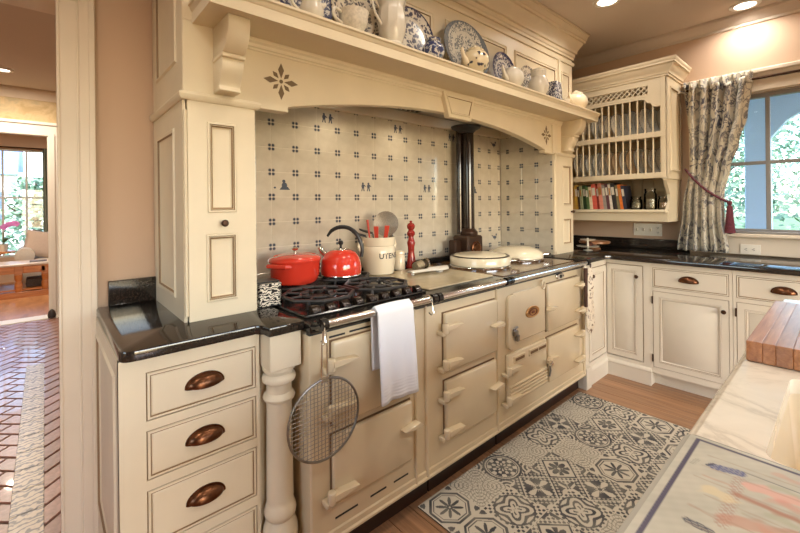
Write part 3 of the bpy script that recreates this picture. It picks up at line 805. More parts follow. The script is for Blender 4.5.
# gas hob
TOOTH = plain('burnt_iron', srgb(46, 34, 26), .25, .2, var=.2, scale=50)
hobp = M().box(.705, 1.335, 1.32, 1.95, .906, .918, .004).build('hob_tray', BLACK, ck)
for i in range(9):
    x = .745+i*.067
    q = M(); q.prism([(1.326, .917), (1.326, .926), (1.345, .942), (1.366, .942), (1.366, .917)], x, x+.034, axis='x'); q.build('grate_tooth', TOOTH, hobp, bev=.003)
def grate(cx_, cy_, r):
    q = M(); z = .948
    q.tube([(cx_+r*math.cos(PI/8+k*PI/4), cy_+r*math.sin(PI/8+k*PI/4), z) for k in range(8)], .0085, 6, closed=True)
    q.tube([(cx_+.5*r*math.cos(k*PI/8), cy_+.5*r*math.sin(k*PI/8), z) for k in range(16)], .006, 6, closed=True)
    for k in range(8):
        a = k*PI/4; q.tube([(cx_+.3*r*math.cos(a), cy_+.3*r*math.sin(a), z), (cx_+.93*r*math.cos(a), cy_+.93*r*math.sin(a), z)], .006, 6)
    for k in range(4):
        a = PI/4+k*PI/2; q.tube([(cx_+r*.95*math.cos(a), cy_+r*.95*math.sin(a), z), (cx_+r*.97*math.cos(a), cy_+r*.97*math.sin(a), .918)], .008, 6)
    o = q.build('grate', IRON, ck)
    q = M(); q.lathe([(.055, .917), (.055, .928), (.045, .932), (.042, .938), (.0, .940)], (cx_, cy_, 0), 24); q.build('burner', IRON, ck)
for gx, gy in ((.865, 1.50), (1.175, 1.50), (.865, 1.80), (1.175, 1.80)): grate(gx, gy, .150)
# warming plate
M().box(1.375, 1.905, 1.345, 1.865, .906, .916, .006).build('warming_plate', plain('warming_plate_steel', srgb(196, 180, 146), .2, .35, var=.06, scale=20), ck)
M().box(1.93, 2.80, 1.30, 1.93, .906, .912, .004).build('hotplate_surround', plain('brown_enamel', srgb(98, 72, 46), .12, var=.06), ck)
# insulating lids
def lid(cx_, cy_, r, kind):
    q = M(); q.lathe([(r+.006, .912), (r+.008, .922), (r+.004, .926), (0, .926)], (cx_, cy_, 0), 48); base = q.build('hotplate_ring', CHROME, ck)
    q = M()
    if kind == 0: q.lathe([(r, .927), (r+.004, .932), (r+.004, .972), (r-.002, .982), (r-.02, .984), (r-.022, .988), (r-.03, .993), (r*.5, .999), (0, 1.0)], (cx_, cy_, 0), 56)
    else: q.lathe([(r, .927), (r+.003, .932), (r, .955), (r-.012, .972), (r-.05, .992), (r*.5, 1.004), (0, 1.008)], (cx_, cy_, 0), 56)
    o = q.build('lid', LIDENAMEL, ck)
    if kind == 0: M().lathe([(r-.001, .9825), (r-.001, .9835), (r-.012, .9885), (r-.014, .987)], (cx_, cy_, 0), 48, close=False).build('lid_rim', DARKBRONZE, o)
    hx, hy = cx_+r*.72, cy_-r*.72
    h = M(); h.tube([(hx-.02, hy-.0, .945), (hx+.015, hy-.035, .95), (hx+.05, hy-.03, .95), (hx+.055, hy+.02, .95)], .009, 10); h.build('lid_handle', CHROME, o)
    b = M(); b.box(cx_-.03, cx_+.03, cy_+r, cy_+r+.035, .915, .965, .006); b.build('lid_hinge', LIDENAMEL, o)
    return o
lid(2.145, 1.625, .192, 0); lid(2.60, 1.64, .188, 1)
# flue pipe on its cast box
FL = plain('flue_enamel', srgb(34, 24, 20), .14, var=.15, Coat_Weight=.4)
fo = M().lathe([(.044, 1.10), (.044, 1.88)], (2.375, 1.90, 0), 32).build('flue_pipe', FL, ck)
M().lathe([(.024, 1.10), (.024, 1.88)], (2.326, 1.945, 0), 20).build('side_pipe', FL, fo)
M().lathe([(.058, 1.85), (.075, 1.87), (.105, 1.885), (.11, 1.90), (.0, 1.90)], (2.36, 1.905, 0), 32).build('flue_collar', IRON, fo)
q = M(); q.box(2.262, 2.438, 1.815, 1.965, .912, 1.09, .012); q.lathe([(.062, 1.085), (.068, 1.095), (.068, 1.115), (.058, 1.125), (.046, 1.14)], (2.375, 1.90, 0), 28); q.box(2.20, 2.265, 1.88, 1.95, .912, 1.06, .008)
fb = q.build('flue_box', plain('brown_cast_iron', srgb(58, 38, 26), .35, .2, var=.2, scale=30), fo)
q = M(); q.xf = Matrix.Translation((2.35, 1.815, 1.0)) @ Matrix.Rotation(PI/2, 4, 'X'); q.lathe([(.052, 0), (.052, .008), (.044, .012), (.034, .008), (.03, .016), (0, .018)], seg=28); q.build('flue_door', BRONZE, fb)
# ================================================================== CABINETS AND WORKTOPS
def cup_pull(par, xf, x, z):
    a, h, d = .052, .030, .027
    q = M(); q.xf = xf
    def fn(u, v):
        th = PI*u; ph = math.radians(105)*v; rho = math.sin(th)
        return (x+a*math.cos(th), -d*rho*math.sin(ph)-.003, z-.008+h*rho*math.cos(ph))
    q.grid(fn, 18, 8)
    n = 18; rim = [(x+(a+.007)*math.cos(PI*i/n), z-.012+(h+.010)*math.sin(PI*i/n)) for i in range(n+1)]+[(x-(a+.007)*math.cos(PI*i/n), z-.012-.010*math.sin(PI*i/n)) for i in range(1, n)]
    q.prism(rim, -.004, 0, axis='y')
    return q.build('cup_pull', BRONZE, par, smooth=50)
def knob(par, xf, x, z, y=0):
    q = M(); q.xf = xf @ Matrix.Translation((x, y, z)) @ Matrix.Rotation(PI/2, 4, 'X')
    q.lathe([(.008, 0), (.006, .010), (.013, .016), (.014, .023), (.009, .029), (0, .030)], seg=18)
    return q.build('knob', DARKBRONZE, par)
DRAWER = [(0, .006, 1), (.003, .004, 1), (.004, -.001, 0), (.010, -.001, 0), (.0115, .0015, 1), (.0135, .0015, 1), (.017, -.001, 0)]
DOOR = [(0, .006, 1), (.003, .004, 1), (.004, -.001, 0), (.040, -.001, 0), (.041, .001, 1), (.0425, -.002, 0), (.047, -.002, 0), (.0485, .002, 1), (.053, .003, 0), (.058, .006, 0), (.0595, .0065, 1), (.061, .0055, 0)]
def rp(par, name, xf, x0, x1, z0, z1, rg, mats):
    q = M(); q.xf = xf; q.rings(x0, x1, z0, z1, 0, rg); return q.build(name, mats, par)
ID = Matrix.Identity(4)
# --- left drawer unit
dc = thing('drawer_cabinet', 'cream four-drawer base cabinet with bronze cup pulls left of the cooker', 'cabinet', (.16, 1.365, 0))
xf = Matrix.Translation((0, 1.365, 0))
b = M(); b.box(.162, .545, 1.385, 2.03, 0, .886)
dz = [(.697, .840), (.524, .669), (.325, .494), (.135, .292)]
holes = [(.216, .540, a, c) for a, c in dz]
b.xf = xf; b.frame(.150, .552, 0, .886, 0, .022, holes); b.xf = None
co = b.build('carcass', [CREAM], dc)
for a, c in dz:
    o = rp(dc, 'drawer', xf, .216, .540, a, c, DRAWER, [CREAM, GLAZE]); cup_pull(o, xf, .376, (a+c)/2+.003)
fl_ = M(); fl_.xf = facing_left(.150, 0); fl_.frame(-2.03, -1.367, 0, .886, 0, .014, [(-1.97, -1.43, .16, .83)]); fo2 = fl_.build('flank_board', CREAM, dc)
q = M(); q.xf = facing_left(.150, 0); q.rings(-1.97, -1.43, .16, .83, 0, [(0, 0, 0), (.006, -.006, 0), (.014, -.004, 0), (.017, .003, 1), (.024, .008, 0)]); q.build('flank_panel', [CREAM, GLAZE], fo2)
# --- turned post
tp = thing('turned_post', 'cream turned half column post between the drawers and the cooker', 'post', (.612, 1.34, 0))
M().box(.558, .672, 1.288, 1.46, .762, .886, .003).build('capital_block', CREAM, tp)
M().box(.556, .674, 1.40, 1.70, 0, .886).build('backing', CREAM, tp)
pr_ = [(.056, .762), (.056, .752), (.050, .748), (.047, .738), (.056, .730), (.058, .722), (.056, .712), (.046, .706), (.043, .700), (.043, .672), (.052, .664), (.055, .655), (.052, .646), (.0435, .640), (.043, .60), (.045, .45), (.046, .30), (.0455, .288), (.048, .282), (.052, .27), (.055, .255), (.052, .24), (.045, .232), (.050, .222), (.058, .20), (.060, .17), (.056, .14), (.048, .12), (.048, .11)]
M().lathe(pr_, (.614, 1.345, 0), 32).build('turned_shaft', CREAM, tp)
M().box(.558, .670, 1.29, 1.46, 0, .112, .003).build('base_block', CREAM, tp)
# --- left worktop
poly = [(.152, 2.028), (.152, 1.375)]+[(.182+.03*math.cos(math.radians(a)), 1.372+.03*math.sin(math.radians(a))) for a in (195, 210, 225, 240, 255)]+[(.20, 1.34), (.530, 1.34), (.548, 1.318), (.552, 1.276), (.679, 1.276), (.679, 2.028)]
wl = thing('granite_worktop', 'short polished black granite worktop over the drawers at left of cooker', 'worktop', (.142, 1.34, .886))
M().prism(poly, .886, .918).build('slab', GRANITE, wl, bev=.004, seg=2)
M().box(.192, .362, 2.012, 2.034, .918, 1.02, .002).build('upstand', GRANITE, wl)

# --- window wall: corner unit
cc = thing('corner_cabinet', 'pale inside-corner base cabinet with a folding two-leaf door beside the cooker', 'cabinet', (3.255, 1.262, 0))
b = M(); b.box(2.86, 3.92, 1.285, 2.03, 0, .886); b.box(3.275, 3.92, .959, 1.285, 0, .886)
b.box(2.84, 2.935, 1.262, 1.30, 0, .886, .002); b.box(2.935, 3.255, 1.262, 1.287, .845, .886); b.box(2.935, 3.255, 1.262, 1.287, 0, .16)
b.box(3.255, 3.275, 1.005, 1.262, .858, .886); b.box(3.255, 3.275, 1.005, 1.262, 0, .15); b.box(3.255, 3.275, .9585, 1.005, 0, .886, .001)
b.build('carcass', [PALE], cc)
x1f = Matrix.Translation((0, 1.262, 0)); x2f = facing_left(3.255, 0)
o = rp(cc, 'door', x1f, 2.937, 3.252, .163, .842, DOOR, [PALE, GLAZE]); knob(o, x1f, 2.975, .785)
o = rp(cc, 'door', x2f, -1.262, -1.008, .155, .855, DOOR, [PALE, GLAZE]); knob(o, x2f, -1.045, .775)
M().sweep([(2.915, 1.262), (3.255, 1.262), (3.255, .957)], [(0, 0), (.010, 0), (.010, .095), (.014, .10), (.013, .11), (.006, .122), (0, .126)]).build('base_moulding', PALE, cc)
M().box(2.838, 2.915, 1.236, 1.27, 0, .150, .003).build('foot_block', PALE, cc)
# --- drawer-over-door units along the window wall
def unit(x0, x1, dx0, dx1, label, hinge_left):
    u = thing('base_cabinet', label, 'cabinet', (3.255, -(x0+x1)/2, 0))
    q = M(); q.xf = x2f
    q.box(x0, x1, .02, .66, .10, .886); q.box(x0, x1, .075, .66, 0, .10)
    q.frame(x0, x1, .10, .886, 0, .022, [(dx0, dx1, .711, .853), (dx0, dx1, .140, .686)])
    q.build('carcass', [PALE], u)
    o = rp(u, 'drawer', x2f, dx0, dx1, .711, .853, DRAWER, [PALE, GLAZE]); cup_pull(o, x2f, (dx0+dx1)/2, .786)
    o = rp(u, 'door', x2f, dx0, dx1, .140, .686, DOOR, [PALE, GLAZE])
    knob(o, x2f, dx1-.026 if hinge_left else dx0+.026, .612)
    hx = dx0-.002 if hinge_left else dx1+.002
    for z in (.205, .62):
        h = M(); h.xf = x2f; h.tube([(hx, -.004, z-.026), (hx, -.004, z+.026)], .0045, 8); h.build('hinge', DARKBRONZE, o)
    return u
unit(-.958, -.499, -.946, -.516, 'pale base cabinet with one drawer and hinged door next to the corner cabinet', True)
unit(-.497, -.03, -.481, -.045, 'pale base cabinet with one drawer partly hidden behind the chopping board', True)
unit(-.028, .90, .0, .88, 'wide pale base cabinet under the window, outside right edge of the view', True)
# --- right worktop
poly = [(2.834, 2.028), (2.834, 1.246), (3.195, 1.246), (3.228, 1.215), (3.228, -.9), (3.926, -.9), (3.926, 2.028)]
wr = thing('granite_worktop', 'L-shaped polished black granite worktop running below the window', 'worktop', (3.228, 1.246, .886))
M().prism(poly, .886, .918).build('slab', GRANITE, wr, bev=.004, seg=2)
M().box(3.905, 3.929, .87, 2.026, .918, 1.003, .002).build('upstand', GRANITE, wr)
M().box(3.30, 3.905, 2.008, 2.034, .918, 1.003, .002).build('upstand', GRANITE, wr)

# ================================================================== PLATE RACK
RK = thing('plate_rack', 'cream wall-mounted plate rack with dowel rows, lattice top and open shelf', 'plate rack', (3.55, .93, 1.165))
xr = facing_left(3.55, 0)
rx0, rx1 = -1.995, -.93
q = M(); q.xf = xr
q.box(rx0, rx0+.022, 0, .378, 1.17, 2.36); q.build('side_board', CREAM, RK)
q = M(); q.xf = xr; q.box(rx1-.022, rx1, .0, .378, 1.50, 2.36)
q.prism([(0.0, 1.52), (.378, 1.52), (.378, 1.165), (.05, 1.165), (.05, 1.27), (.085, 1.33), (.09, 1.38), (.06, 1.42), (.03, 1.45), (.0, 1.49)], rx1-.022, rx1, axis='x')
q.build('side_board', CREAM, RK)
q = M(); q.xf = facing_left(3.55, 0)
# raised panel on the exposed side (faces -Y)
sx = Matrix(((1, 0, 0, 0), (0, 1, 0, .93), (0, 0, 1, 0), (0, 0, 0, 1)))
p = M(); p.xf = sx; p.frame(3.56, 3.925, 1.50, 2.30, -.012, 0, [(3.62, 3.88, 1.56, 2.22)]); p.rings(3.62, 3.88, 1.56, 2.22, -.012, RAISED); p.build('side_panel', [CREAM, GLAZE], RK)
BACKB = plain('beadboard_paint', srgb(206, 184, 146), .5, var=.03)
for k in range(12):
    a = rx0+.022+k*.0850
    p = M(); p.xf = xr; p.box(a+.001, a+.084, .365, .378, 1.17, 2.36, .003); p.build('back_plank', BACKB, RK)
# face frame, valance with scalloped edge, lattice window
p = M(); p.xf = xr
p.box(rx1-.032, rx1, -.004, .02, 1.50, 2.31, .002); p.box(rx0, rx0+.04, -.004, .02, 1.50, 2.31, .002)
p.box(rx0, rx1, -.006, .05, 1.825, 1.868, .003); p.box(rx0, rx1, -.006, .05, 1.507, 1.551, .003)
p.build('face_frame', CREAM, RK)
p = M(); p.xf = xr
p.frame(rx0, rx1, 2.150, 2.32, 0, .018, [(-1.87, -1.05, 2.168, 2.236)])
sc_ = [(rx0, 2.152), (rx0, 2.062), (-1.89, 2.062), (-1.875, 2.07), (-1.865, 2.095), (-1.84, 2.10), (-1.82, 2.128), (-1.80, 2.135), (-1.10, 2.135), (-1.075, 2.128), (-1.055, 2.10), (-1.03, 2.095), (-1.02, 2.07), (-1.0, 2.062), (rx1, 2.062), (rx1, 2.152)]
p.prism(sc_, 0, .018, axis='y')
vo = p.build('valance', CREAM, RK)
lt = M(); lt.xf = xr
n = 20
for k in range(-2, n+1):
    x = -1.87+k*.041
    for s in (1, -1):
        a0, a1 = (x, 2.168), (x+.068, 2.236)
        if s < 0: a0, a1 = (x, 2.236), (x+.068, 2.168)
        P0 = Vector(a0); P1 = Vector(a1)
        # clip to the opening
        t0 = max(0, (-1.87-P0.x)/(P1.x-P0.x)); t1 = min(1, (-1.05-P0.x)/(P1.x-P0.x))
        if t1-t0 < .1: continue
        S, E_ = P0+(P1-P0)*t0, P0+(P1-P0)*t1; d = (E_-S).normalized(); nn = Vector((-d.y, d.x))*.0036
        lt.prism([tuple(S+nn), tuple(E_+nn), tuple(E_-nn), tuple(S-nn)], .004 if s > 0 else .006, .011 if s > 0 else .013, axis='y')
lt.build('lattice', CREAM, RK, smooth=0)
p = M(); p.sweep([(3.93, 2.0), (3.55, 2.0), (3.55, .918), (3.93, .918)], [(0, 2.285), (.010, 2.285), (.010, 2.298), (.018, 2.302), (.018, 2.312), (.024, 2.322), (.040, 2.340), (.052, 2.362), (.054, 2.368), (.064, 2.368), (.064, 2.380), (.072, 2.388), (.074, 2.394), (.074, 2.404), (0, 2.404)]); p.build('cornice', CREAM, RK)
p = M(); p.box(3.55, 3.925, .93, 1.99, 2.355, 2.372); p.build('top_board', CREAM, RK)
dm = M().lathe([(.0062, 0), (.0062, .276)], (0, 0, 0), 10).mesh('dowel', CREAM)
dm1 = M().lathe([(.0062, 0), (.0062, .225)], (0, 0, 0), 10).mesh('dowel', CREAM)
DY = [.965+.0545*k for k in range(19)]
for k, y in enumerate(DY):
    short = y < 1.05 or y > 1.86
    piece('dowel', dm1 if short else dm, RK, (.012, y-.93, 1.866-1.165)); piece('dowel', dm, RK, (.012, y-.93, 1.549-1.165))
p = M(); p.xf = xr
p.box(rx0, rx1, .02, .378, 1.852, 1.866); p.box(rx0, rx1, .02, .378, 1.535, 1.549)
p.build('plate_shelf', CREAM, RK)
p = M(); p.xf = xr; p.box(rx0, rx1-.02, .02, .378, 1.245, 1.262, .002); p.box(rx0, rx1-.0, .035, .06, 1.165, 1.246, .003); p.box(rx0, rx1-.005, .0, .05, 1.238, 1.258, .004); p.build('lower_shelf', CREAM, RK)
# plates standing in the rack
ORD = ['first', 'second', 'third', 'fourth', 'fifth', 'sixth', 'seventh', 'eighth', 'ninth', 'tenth', 'eleventh', 'twelfth', 'thirteenth', 'fourteenth', 'fifteenth']
RP = [blue_china('rack_china_%s' % s, sc__, .118, i, bl, gr, th) for i, (s, sc__, bl, gr, th) in enumerate((('a', 55, srgb(54, 58, 82), srgb(236, 228, 214), .44), ('b', 75, srgb(70, 60, 66), srgb(232, 216, 190), .42), ('c', 45, srgb(78, 86, 98), srgb(232, 230, 222), .43), ('d', 65, srgb(92, 58, 44), srgb(226, 196, 158), .38)))]
plate_prof = [(0, 0), (.06, 0), (.066, .004), (.074, .006), (.112, .018), (.118, .021), (.117, .0235), (.111, .021), (.074, .010), (.064, .008), (0, .006)]
pmesh = [M().lathe(plate_prof, seg=32).mesh('plate', m_) for m_ in RP]
sw = ['navy and white', 'brown-printed', 'grey-blue', 'tan-glazed']
for row, zb, nrow in (('upper', 1.866, 12), ('lower', 1.549, 13)):
    for k in range(nrow):
        kind = random.choice((0, 0, 1, 2, 3)); s = random.uniform(.84, .95)
        y = DY[k]+.022
        o = bpy.data.objects.new('plate', pmesh[kind]); COL.objects.link(o)
        tilt = random.uniform(.07, .15)
        o.rotation_euler = (PI/2-tilt, 0, random.uniform(-.30, -.20))
        o.scale = (s,)*3; o.location = (3.55+.155+random.uniform(-.015, .02), y+.018, zb+.001+.118*s*math.cos(tilt)+.002)
        tag(o, '%s plate, %s from the window end of rack\'s %s row' % (sw[kind], ORD[k], row), 'plate', 'plates standing in the %s row of the rack' % row)
# books on the lower shelf
bk = [('tan', (190, 150, 80), .030, .205), ('mustard yellow', (206, 164, 70), .026, .215), ('dark brown', (60, 46, 38), .016, .205), ('pale sage', (150, 156, 120), .020, .21), ('dark green', (52, 78, 50), .034, .215), ('leaf green', (84, 112, 64), .022, .20),
      ('cream', (220, 206, 176), .024, .20), ('coral pink', (206, 92, 76), .036, .222), ('brick red', (150, 50, 40), .022, .212), ('salmon striped', (208, 132, 112), .030, .225), ('grey patterned', (150, 140, 132), .026, .215), ('plum', (86, 50, 60), .024, .222), ('white-spined', (216, 208, 196), .020, .216), ('black', (38, 34, 34), .030, .224), ('olive', (128, 118, 84), .022, .206), ('bright orange', (224, 118, 44), .022, .21), ('navy', (50, 52, 70), .026, .20)]
y = 1.690; lean = math.radians(7)
for i, (nm, c, t_, h) in enumerate(bk):
    bo_ = thing('book', '%s upright cookbook on the plate rack\'s lower shelf' % nm, 'book', (3.62+random.uniform(-.01, .01), y, 1.262), 0, 'cookbooks on the open shelf')
    bo_.rotation_euler = (-lean*(.5+i/26), 0, 0)
    WM[bo_] = Matrix.Identity(4)
    cm = plain('cover_'+nm.replace(' ', '_').replace('-', '_'), srgb(*c), .5, var=.12, scale=40)
    q = M(); q.box(0, .16, -t_, -t_+.002, 0, h, .0006); q.box(0, .16, -.002, 0, 0, h, .0006); q.box(-.002, .002, -t_, 0, 0, h, .0006); q.build('cover', cm, bo_, local=True)
    q = M(); q.box(.002, .155, -t_+.002, -.002, .003, h-.003); q.build('pages', plain('paper', srgb(226, 214, 188), .9, var=.03) if i == 0 else MATS['paper'], bo_, local=True)
    q = M(); q.box(-.0026, -.002, -t_+.004, -.004, h*.55, h*.85); q.build('spine_label', CHINA if i % 3 else BADGE, bo_, local=True, smooth=0)
    y -= t_/math.cos(lean)+.0015
# glass jars
def jar(lbl, cxy, r, h, fill, fillc):
    j = thing('glass_jar', lbl, 'jar', (cxy[0], cxy[1], 1.263), 0, 'glass jars on the open shelf')
    M().lathe([(0, 0), (r*.9, 0), (r, .008), (r, h*.72), (r*.82, h*.82), (r*.82, h*.9), (r*.78, h*.9), (r*.78, h*.83), (r*.95, h*.7), (r*.95, .012), (0, .008)], (0, 0, 0), 24).build('body', JARGLASS, j, local=True)
    M().lathe([(0, h*.9), (r*.86, h*.9), (r*.88, h), (0, h+.004)], (0, 0, 0), 24).build('lid', JARGLASS if fill else STEEL, j, local=True)
    M().lathe([(0, .012), (r*.92, .012), (r*.92, h*.5), (0, h*.52)], (0, 0, 0), 20).build('contents', plain('jar_contents_%d' % int(r*1000), srgb(*fillc), .8, var=.3, scale=90), j, local=True)
jar('low wide glass jar on the plate rack shelf beside the books', (3.64, 1.170), .045, .105, 1, (200, 184, 156))
jar('tall glass jar, middle of the three jars on rack shelf', (3.64, 1.066), .046, .165, 1, (196, 178, 150))
jar('small glass jar at window end of the plate rack shelf', (3.64, .978), .036, .105, 1, (206, 170, 130))
# ================================================================== WINDOW DRESSING AND SOCKETS
def toile():
    m, t, b = _new('toile_fabric'); v = coords(t, 'Object')
    n = noise(t, v, 8, 3, .5, 1.4); r = math_node(t, 'ABSOLUTE', math_node(t, 'SUBTRACT', n, .5))
    f1 = ramp(t, r, [(.020, (1, 1, 1)), (.038, (0, 0, 0))])
    n2 = noise(t, v, 20, 4, .6, .8); f2_ = ramp(t, n2, [(.57, (0, 0, 0)), (.62, (.9,)*3)])
    f = math_node(t, 'MAXIMUM', f1, f2_)
    big = noise(t, v, 5, 2); f = math_node(t, 'MULTIPLY', f, ramp(t, big, [(.35, (.3,)*3), (.6, (1, 1, 1))]))
    t.links.new(mixc(t, f, srgb(206, 199, 182), srgb(74, 74, 90)), b.inputs['Base Color']); setp(b, Roughness=.9, Sheen_Weight=.2)
    return m
TOILE = toile()
cu = thing('curtain', 'cream and blue-grey toile curtain tied back beside the kitchen window', 'curtain', (3.84, .75, .94))
def lerp(k, pts):
    for (a, x), (b_, y) in zip(pts, pts[1:]):
        if k <= b_:
            s = (k-a)/(b_-a); s = s*s*(3-2*s); return x+(y-x)*s
    return pts[-1][1]
def cf(u, v):
    z = 2.215-(2.215-.935)*v
    # the tie sits higher at the wall end than at the window end
    yl = lerp(v, [(0, .872), (.48, .848), (.75, .885), (1, .925)]); yr = lerp(v, [(0, .474), (.2, .496), (.36, .545), (.5, .600), (.64, .636), (.8, .636), (1, .606)])
    zz = z
    pinch = math.exp(-((v-(.50+.2*u))/.10)**2)
    ph = u*5.2*2*PI+.9*math.sin(5*v)
    amp = .036*(1-.5*pinch)
    return (3.838+amp*math.sin(ph)-.012*math.sin(u*PI)*(1+.8*v)+.006*math.sin(2.3*ph+v*6)-.012*(v > .97)*0, yl+(yr-yl)*u+.006*math.sin(ph*2+2), zz+.012*math.sin(ph*.5)*(v < .04))
q = M(); q.grid(cf, 96, 60); o = q.build('cloth', TOILE, cu, smooth=80)
sm = o.modifiers.new('thickness', 'SOLIDIFY'); sm.thickness = .003
def hf(u, v):
    ph = u*6.2*2*PI; return (3.838+(.030+.012*math.sin(v*PI))*math.sin(ph)-.004, .876-(.876-.462)*u, 2.18+.085*v+.010*math.sin(ph*2+1)*v)
q = M(); q.grid(hf, 96, 8); o = q.build('gathered_heading', TOILE, cu, smooth=80); sm = o.modifiers.new('thickness', 'SOLIDIFY'); sm.thickness = .003
q = M(); q.tube([(3.90, .868, 2.205), (3.845, .905, 2.205), (3.838, .93, 2.2)], .012, 8); q.build('return', TOILE, cu)
rd = M(); rd.tube([(3.862, .90, 2.208), (3.862, -1.1, 2.208)], .009, 10); ro = solo(rd, 'curtain_rod', DARKBRONZE, 'slim brown curtain rod above the kitchen window', 'curtain rod', (0, 0, 0))
for y in (.89, -1.05): M().tube([(3.862, y, 2.208), (3.93, y, 2.208)], .006, 8).build('bracket', DARKBRONZE, ro)
tb = thing('curtain_tieback', 'maroon rope tieback with a tassel around the toile curtain', 'tieback', (3.80, .74, 1.4))
rp_ = []
for i in range(21):
    s = i/20; rp_.append((3.835-.050*math.sin(s*PI)**.6+.0, .872-(.872-.604)*s, 1.578-.265*s-.03*math.sin(s*PI)))
M().tube(rp_, .008, 8).build('rope', FERRULE, tb)
M().tube([(x+.004*math.sin(i*2.2), y+.004*math.cos(i*2.2), z+.006) for i, (x, y, z) in enumerate(rp_)], .005, 6).build('rope_strand', plain('rope_grey', srgb(120, 96, 104), .9, var=.3, scale=90), tb)
M().lathe([(0, 1.325), (.012, 1.322), (.016, 1.305), (.010, 1.290), (.018, 1.28), (.024, 1.20), (.034, 1.085), (.0, 1.075)], (3.815, .596, 0), 16).build('tassel', FERRULE, tb)
def plate_cover(lbl, cat, y0, y1, z0, z1, kind):
    fx_ = 3.930 if kind == 'switch' else 3.9138
    p = thing('wall_plate', lbl, cat, (fx_-.002, (y0+y1)/2, (z0+z1)/2))
    q = M(); q.xf = facing_left(fx_, 0); q.box(-y1, -y0, -.007, .0, z0, z1, .002); q.build('cover', WHITEPL, p)
    if kind == 'switch':
        for k in range(3):
            x = -y1+.027+k*.054; q = M(); q.xf = facing_left(fx_, 0); q.box(x-.006, x+.006, -.016, -.006, (z0+z1)/2-.012, (z0+z1)/2+.012, .002); q.build('toggle', plain('toggle', srgb(196, 186, 166), .4, var=0) if 'toggle' not in MATS else MATS['toggle'], p)
        cs_ = [(-y1+.027+3*.054, (z0+z1)/2+.02, 0), (-y1+.027+3*.054, (z0+z1)/2-.02, 0)]
    else: cs_ = [((-y0-y1)/2-.022, (z0+z1)/2, 1), ((-y0-y1)/2+.022, (z0+z1)/2, 1)]
    for x, z, rot in cs_:
        q = M(); q.xf = facing_left(fx_, 0) @ Matrix.Translation((x, -.007, z)) @ Matrix.Rotation(PI/2, 4, 'X'); q.lathe([(.0165, 0), (.0165, .002), (.0, .002)], sx=1, sy=.85, seg=20); r_ = q.build('receptacle', WHITEPL, p)
        for a, b_ in ((-.006, 0), (.006, 0), (0, -.008)):
            if rot: a, b_ = b_, a
            q = M(); q.xf = facing_left(fx_, 0); w_, h_ = (.0015, .004) if not rot else (.004, .0015); q.box(x+a-w_, x+a+w_, -.0094, -.0088, z+b_-h_, z+b_+h_); q.build('slot', SLOT, r_, smooth=0)
plate_cover('white four-gang switch plate under the plate rack', 'switch plate', 1.065, 1.283, 1.028, 1.135, 'switch')
plate_cover('white horizontal double socket below the window sill', 'socket', .436, .552, .925, .998, 'socket')
# ================================================================== OUTSIDE THE KITCHEN WINDOW: porch and trees
PORCH = plain('porch_paint', srgb(188, 212, 240), .6, var=.02)
DECK = plain('porch_boards', srgb(150, 146, 140), .7, var=.08)
GRASS = plain('lawn', srgb(96, 126, 72), .9, var=.25, scale=3)
struct(M().box(4.1, 60, -40, 40, -.7, -.5).build('ground_lawn', GRASS)); struct(M().box(4.1, 6.9, -5, 3.2, -.2, -.08).build('floor_porch', DECK))
pp = thing('porch_post', 'square pale porch post standing outside the kitchen window', 'post', (6.1, .70, -.08))
M().box(6.0, 6.2, .585, .80, -.08, 2.50, .006).build('shaft', PORCH, pp); M().box(5.97, 6.23, .555, .83, -.08, .1, .006).build('base', PORCH, pp)
M().prism([(.585, 2.48), (-.25, 2.48), (-.25, 2.42), (0, 2.40), (.25, 2.33), (.45, 2.20), (.585, 2.02)], 6.04, 6.16, axis='x').build('arched_bracket', PORCH, pp)
pr2 = thing('porch_roof', 'pale porch beam and boarded soffit seen through the kitchen window', 'porch roof', (6.1, 0, 2.5))
M().box(5.98, 6.22, -5, 3.2, 2.48, 2.75, .006).build('beam', PORCH, pr2); M().box(4.1, 6.6, -5, 3.2, 2.75, 2.82).build('soffit', PORCH, pr2)
def leafmat(nm, c1, c2):
    m, t, b = _new(nm); n = noise(t, coords(t), 3.5, 4); t.links.new(ramp(t, n, [(.3, c1), (.7, c2)]), b.inputs['Base Color']); setp(b, Roughness=.6); b.inputs['Subsurface Weight'].default_value = 0
    return m
LEAF = [leafmat('leaves_a', srgb(84, 112, 92), srgb(134, 160, 130)), leafmat('leaves_b', srgb(100, 130, 104), srgb(158, 182, 150))]
BARK = plain('bark', srgb(96, 80, 68), .9, var=.2, scale=20)
def tree(lbl, x, y, h, r, k, n=3600, leaf=.085, z0=-.5, rng=random.Random(3)):
    t = thing('tree', lbl, 'tree', (x, y, z0))
    pts = [(0, 0, 0), (.05, .03, h*.35), (-.04, .06, h*.7), (0, 0, h*.95)]
    q = M(); q.tube(pts, [.14, .11, .07, .02], 8)
    for i in range(7):
        a = rng.uniform(0, 2*PI); z = h*rng.uniform(.3, .8); q.tube([(0, 0, z), (r*.6*math.cos(a), r*.6*math.sin(a), z+.5)], [.05, .015], 6)
    q.build('trunk', BARK, t, local=True)
    f = M()
    for i in range(n):
        u = rng.random(); a = rng.uniform(0, 2*PI); zz = h*(.18+.82*u); rr = r*math.sqrt(rng.random())*(1-.75*max(0, u-.25))
        c = Vector((rr*math.cos(a), rr*math.sin(a), zz)); d = Vector((rng.gauss(0, 1), rng.gauss(0, 1), rng.gauss(0, .6))).normalized(); e = d.orthogonal().normalized()
        s = leaf*rng.uniform(.6, 1.3); f.v += [c-d*s, c+e*s*.5, c+d*s, c-e*s*.5]; o_ = len(f.v)-4; f.f.append([o_, o_+1, o_+2, o_+3]); f.m.append(0)
    o = f.build('foliage', LEAF[k], t, local=True, smooth=0, weld=False); o['kind'] = 'stuff'
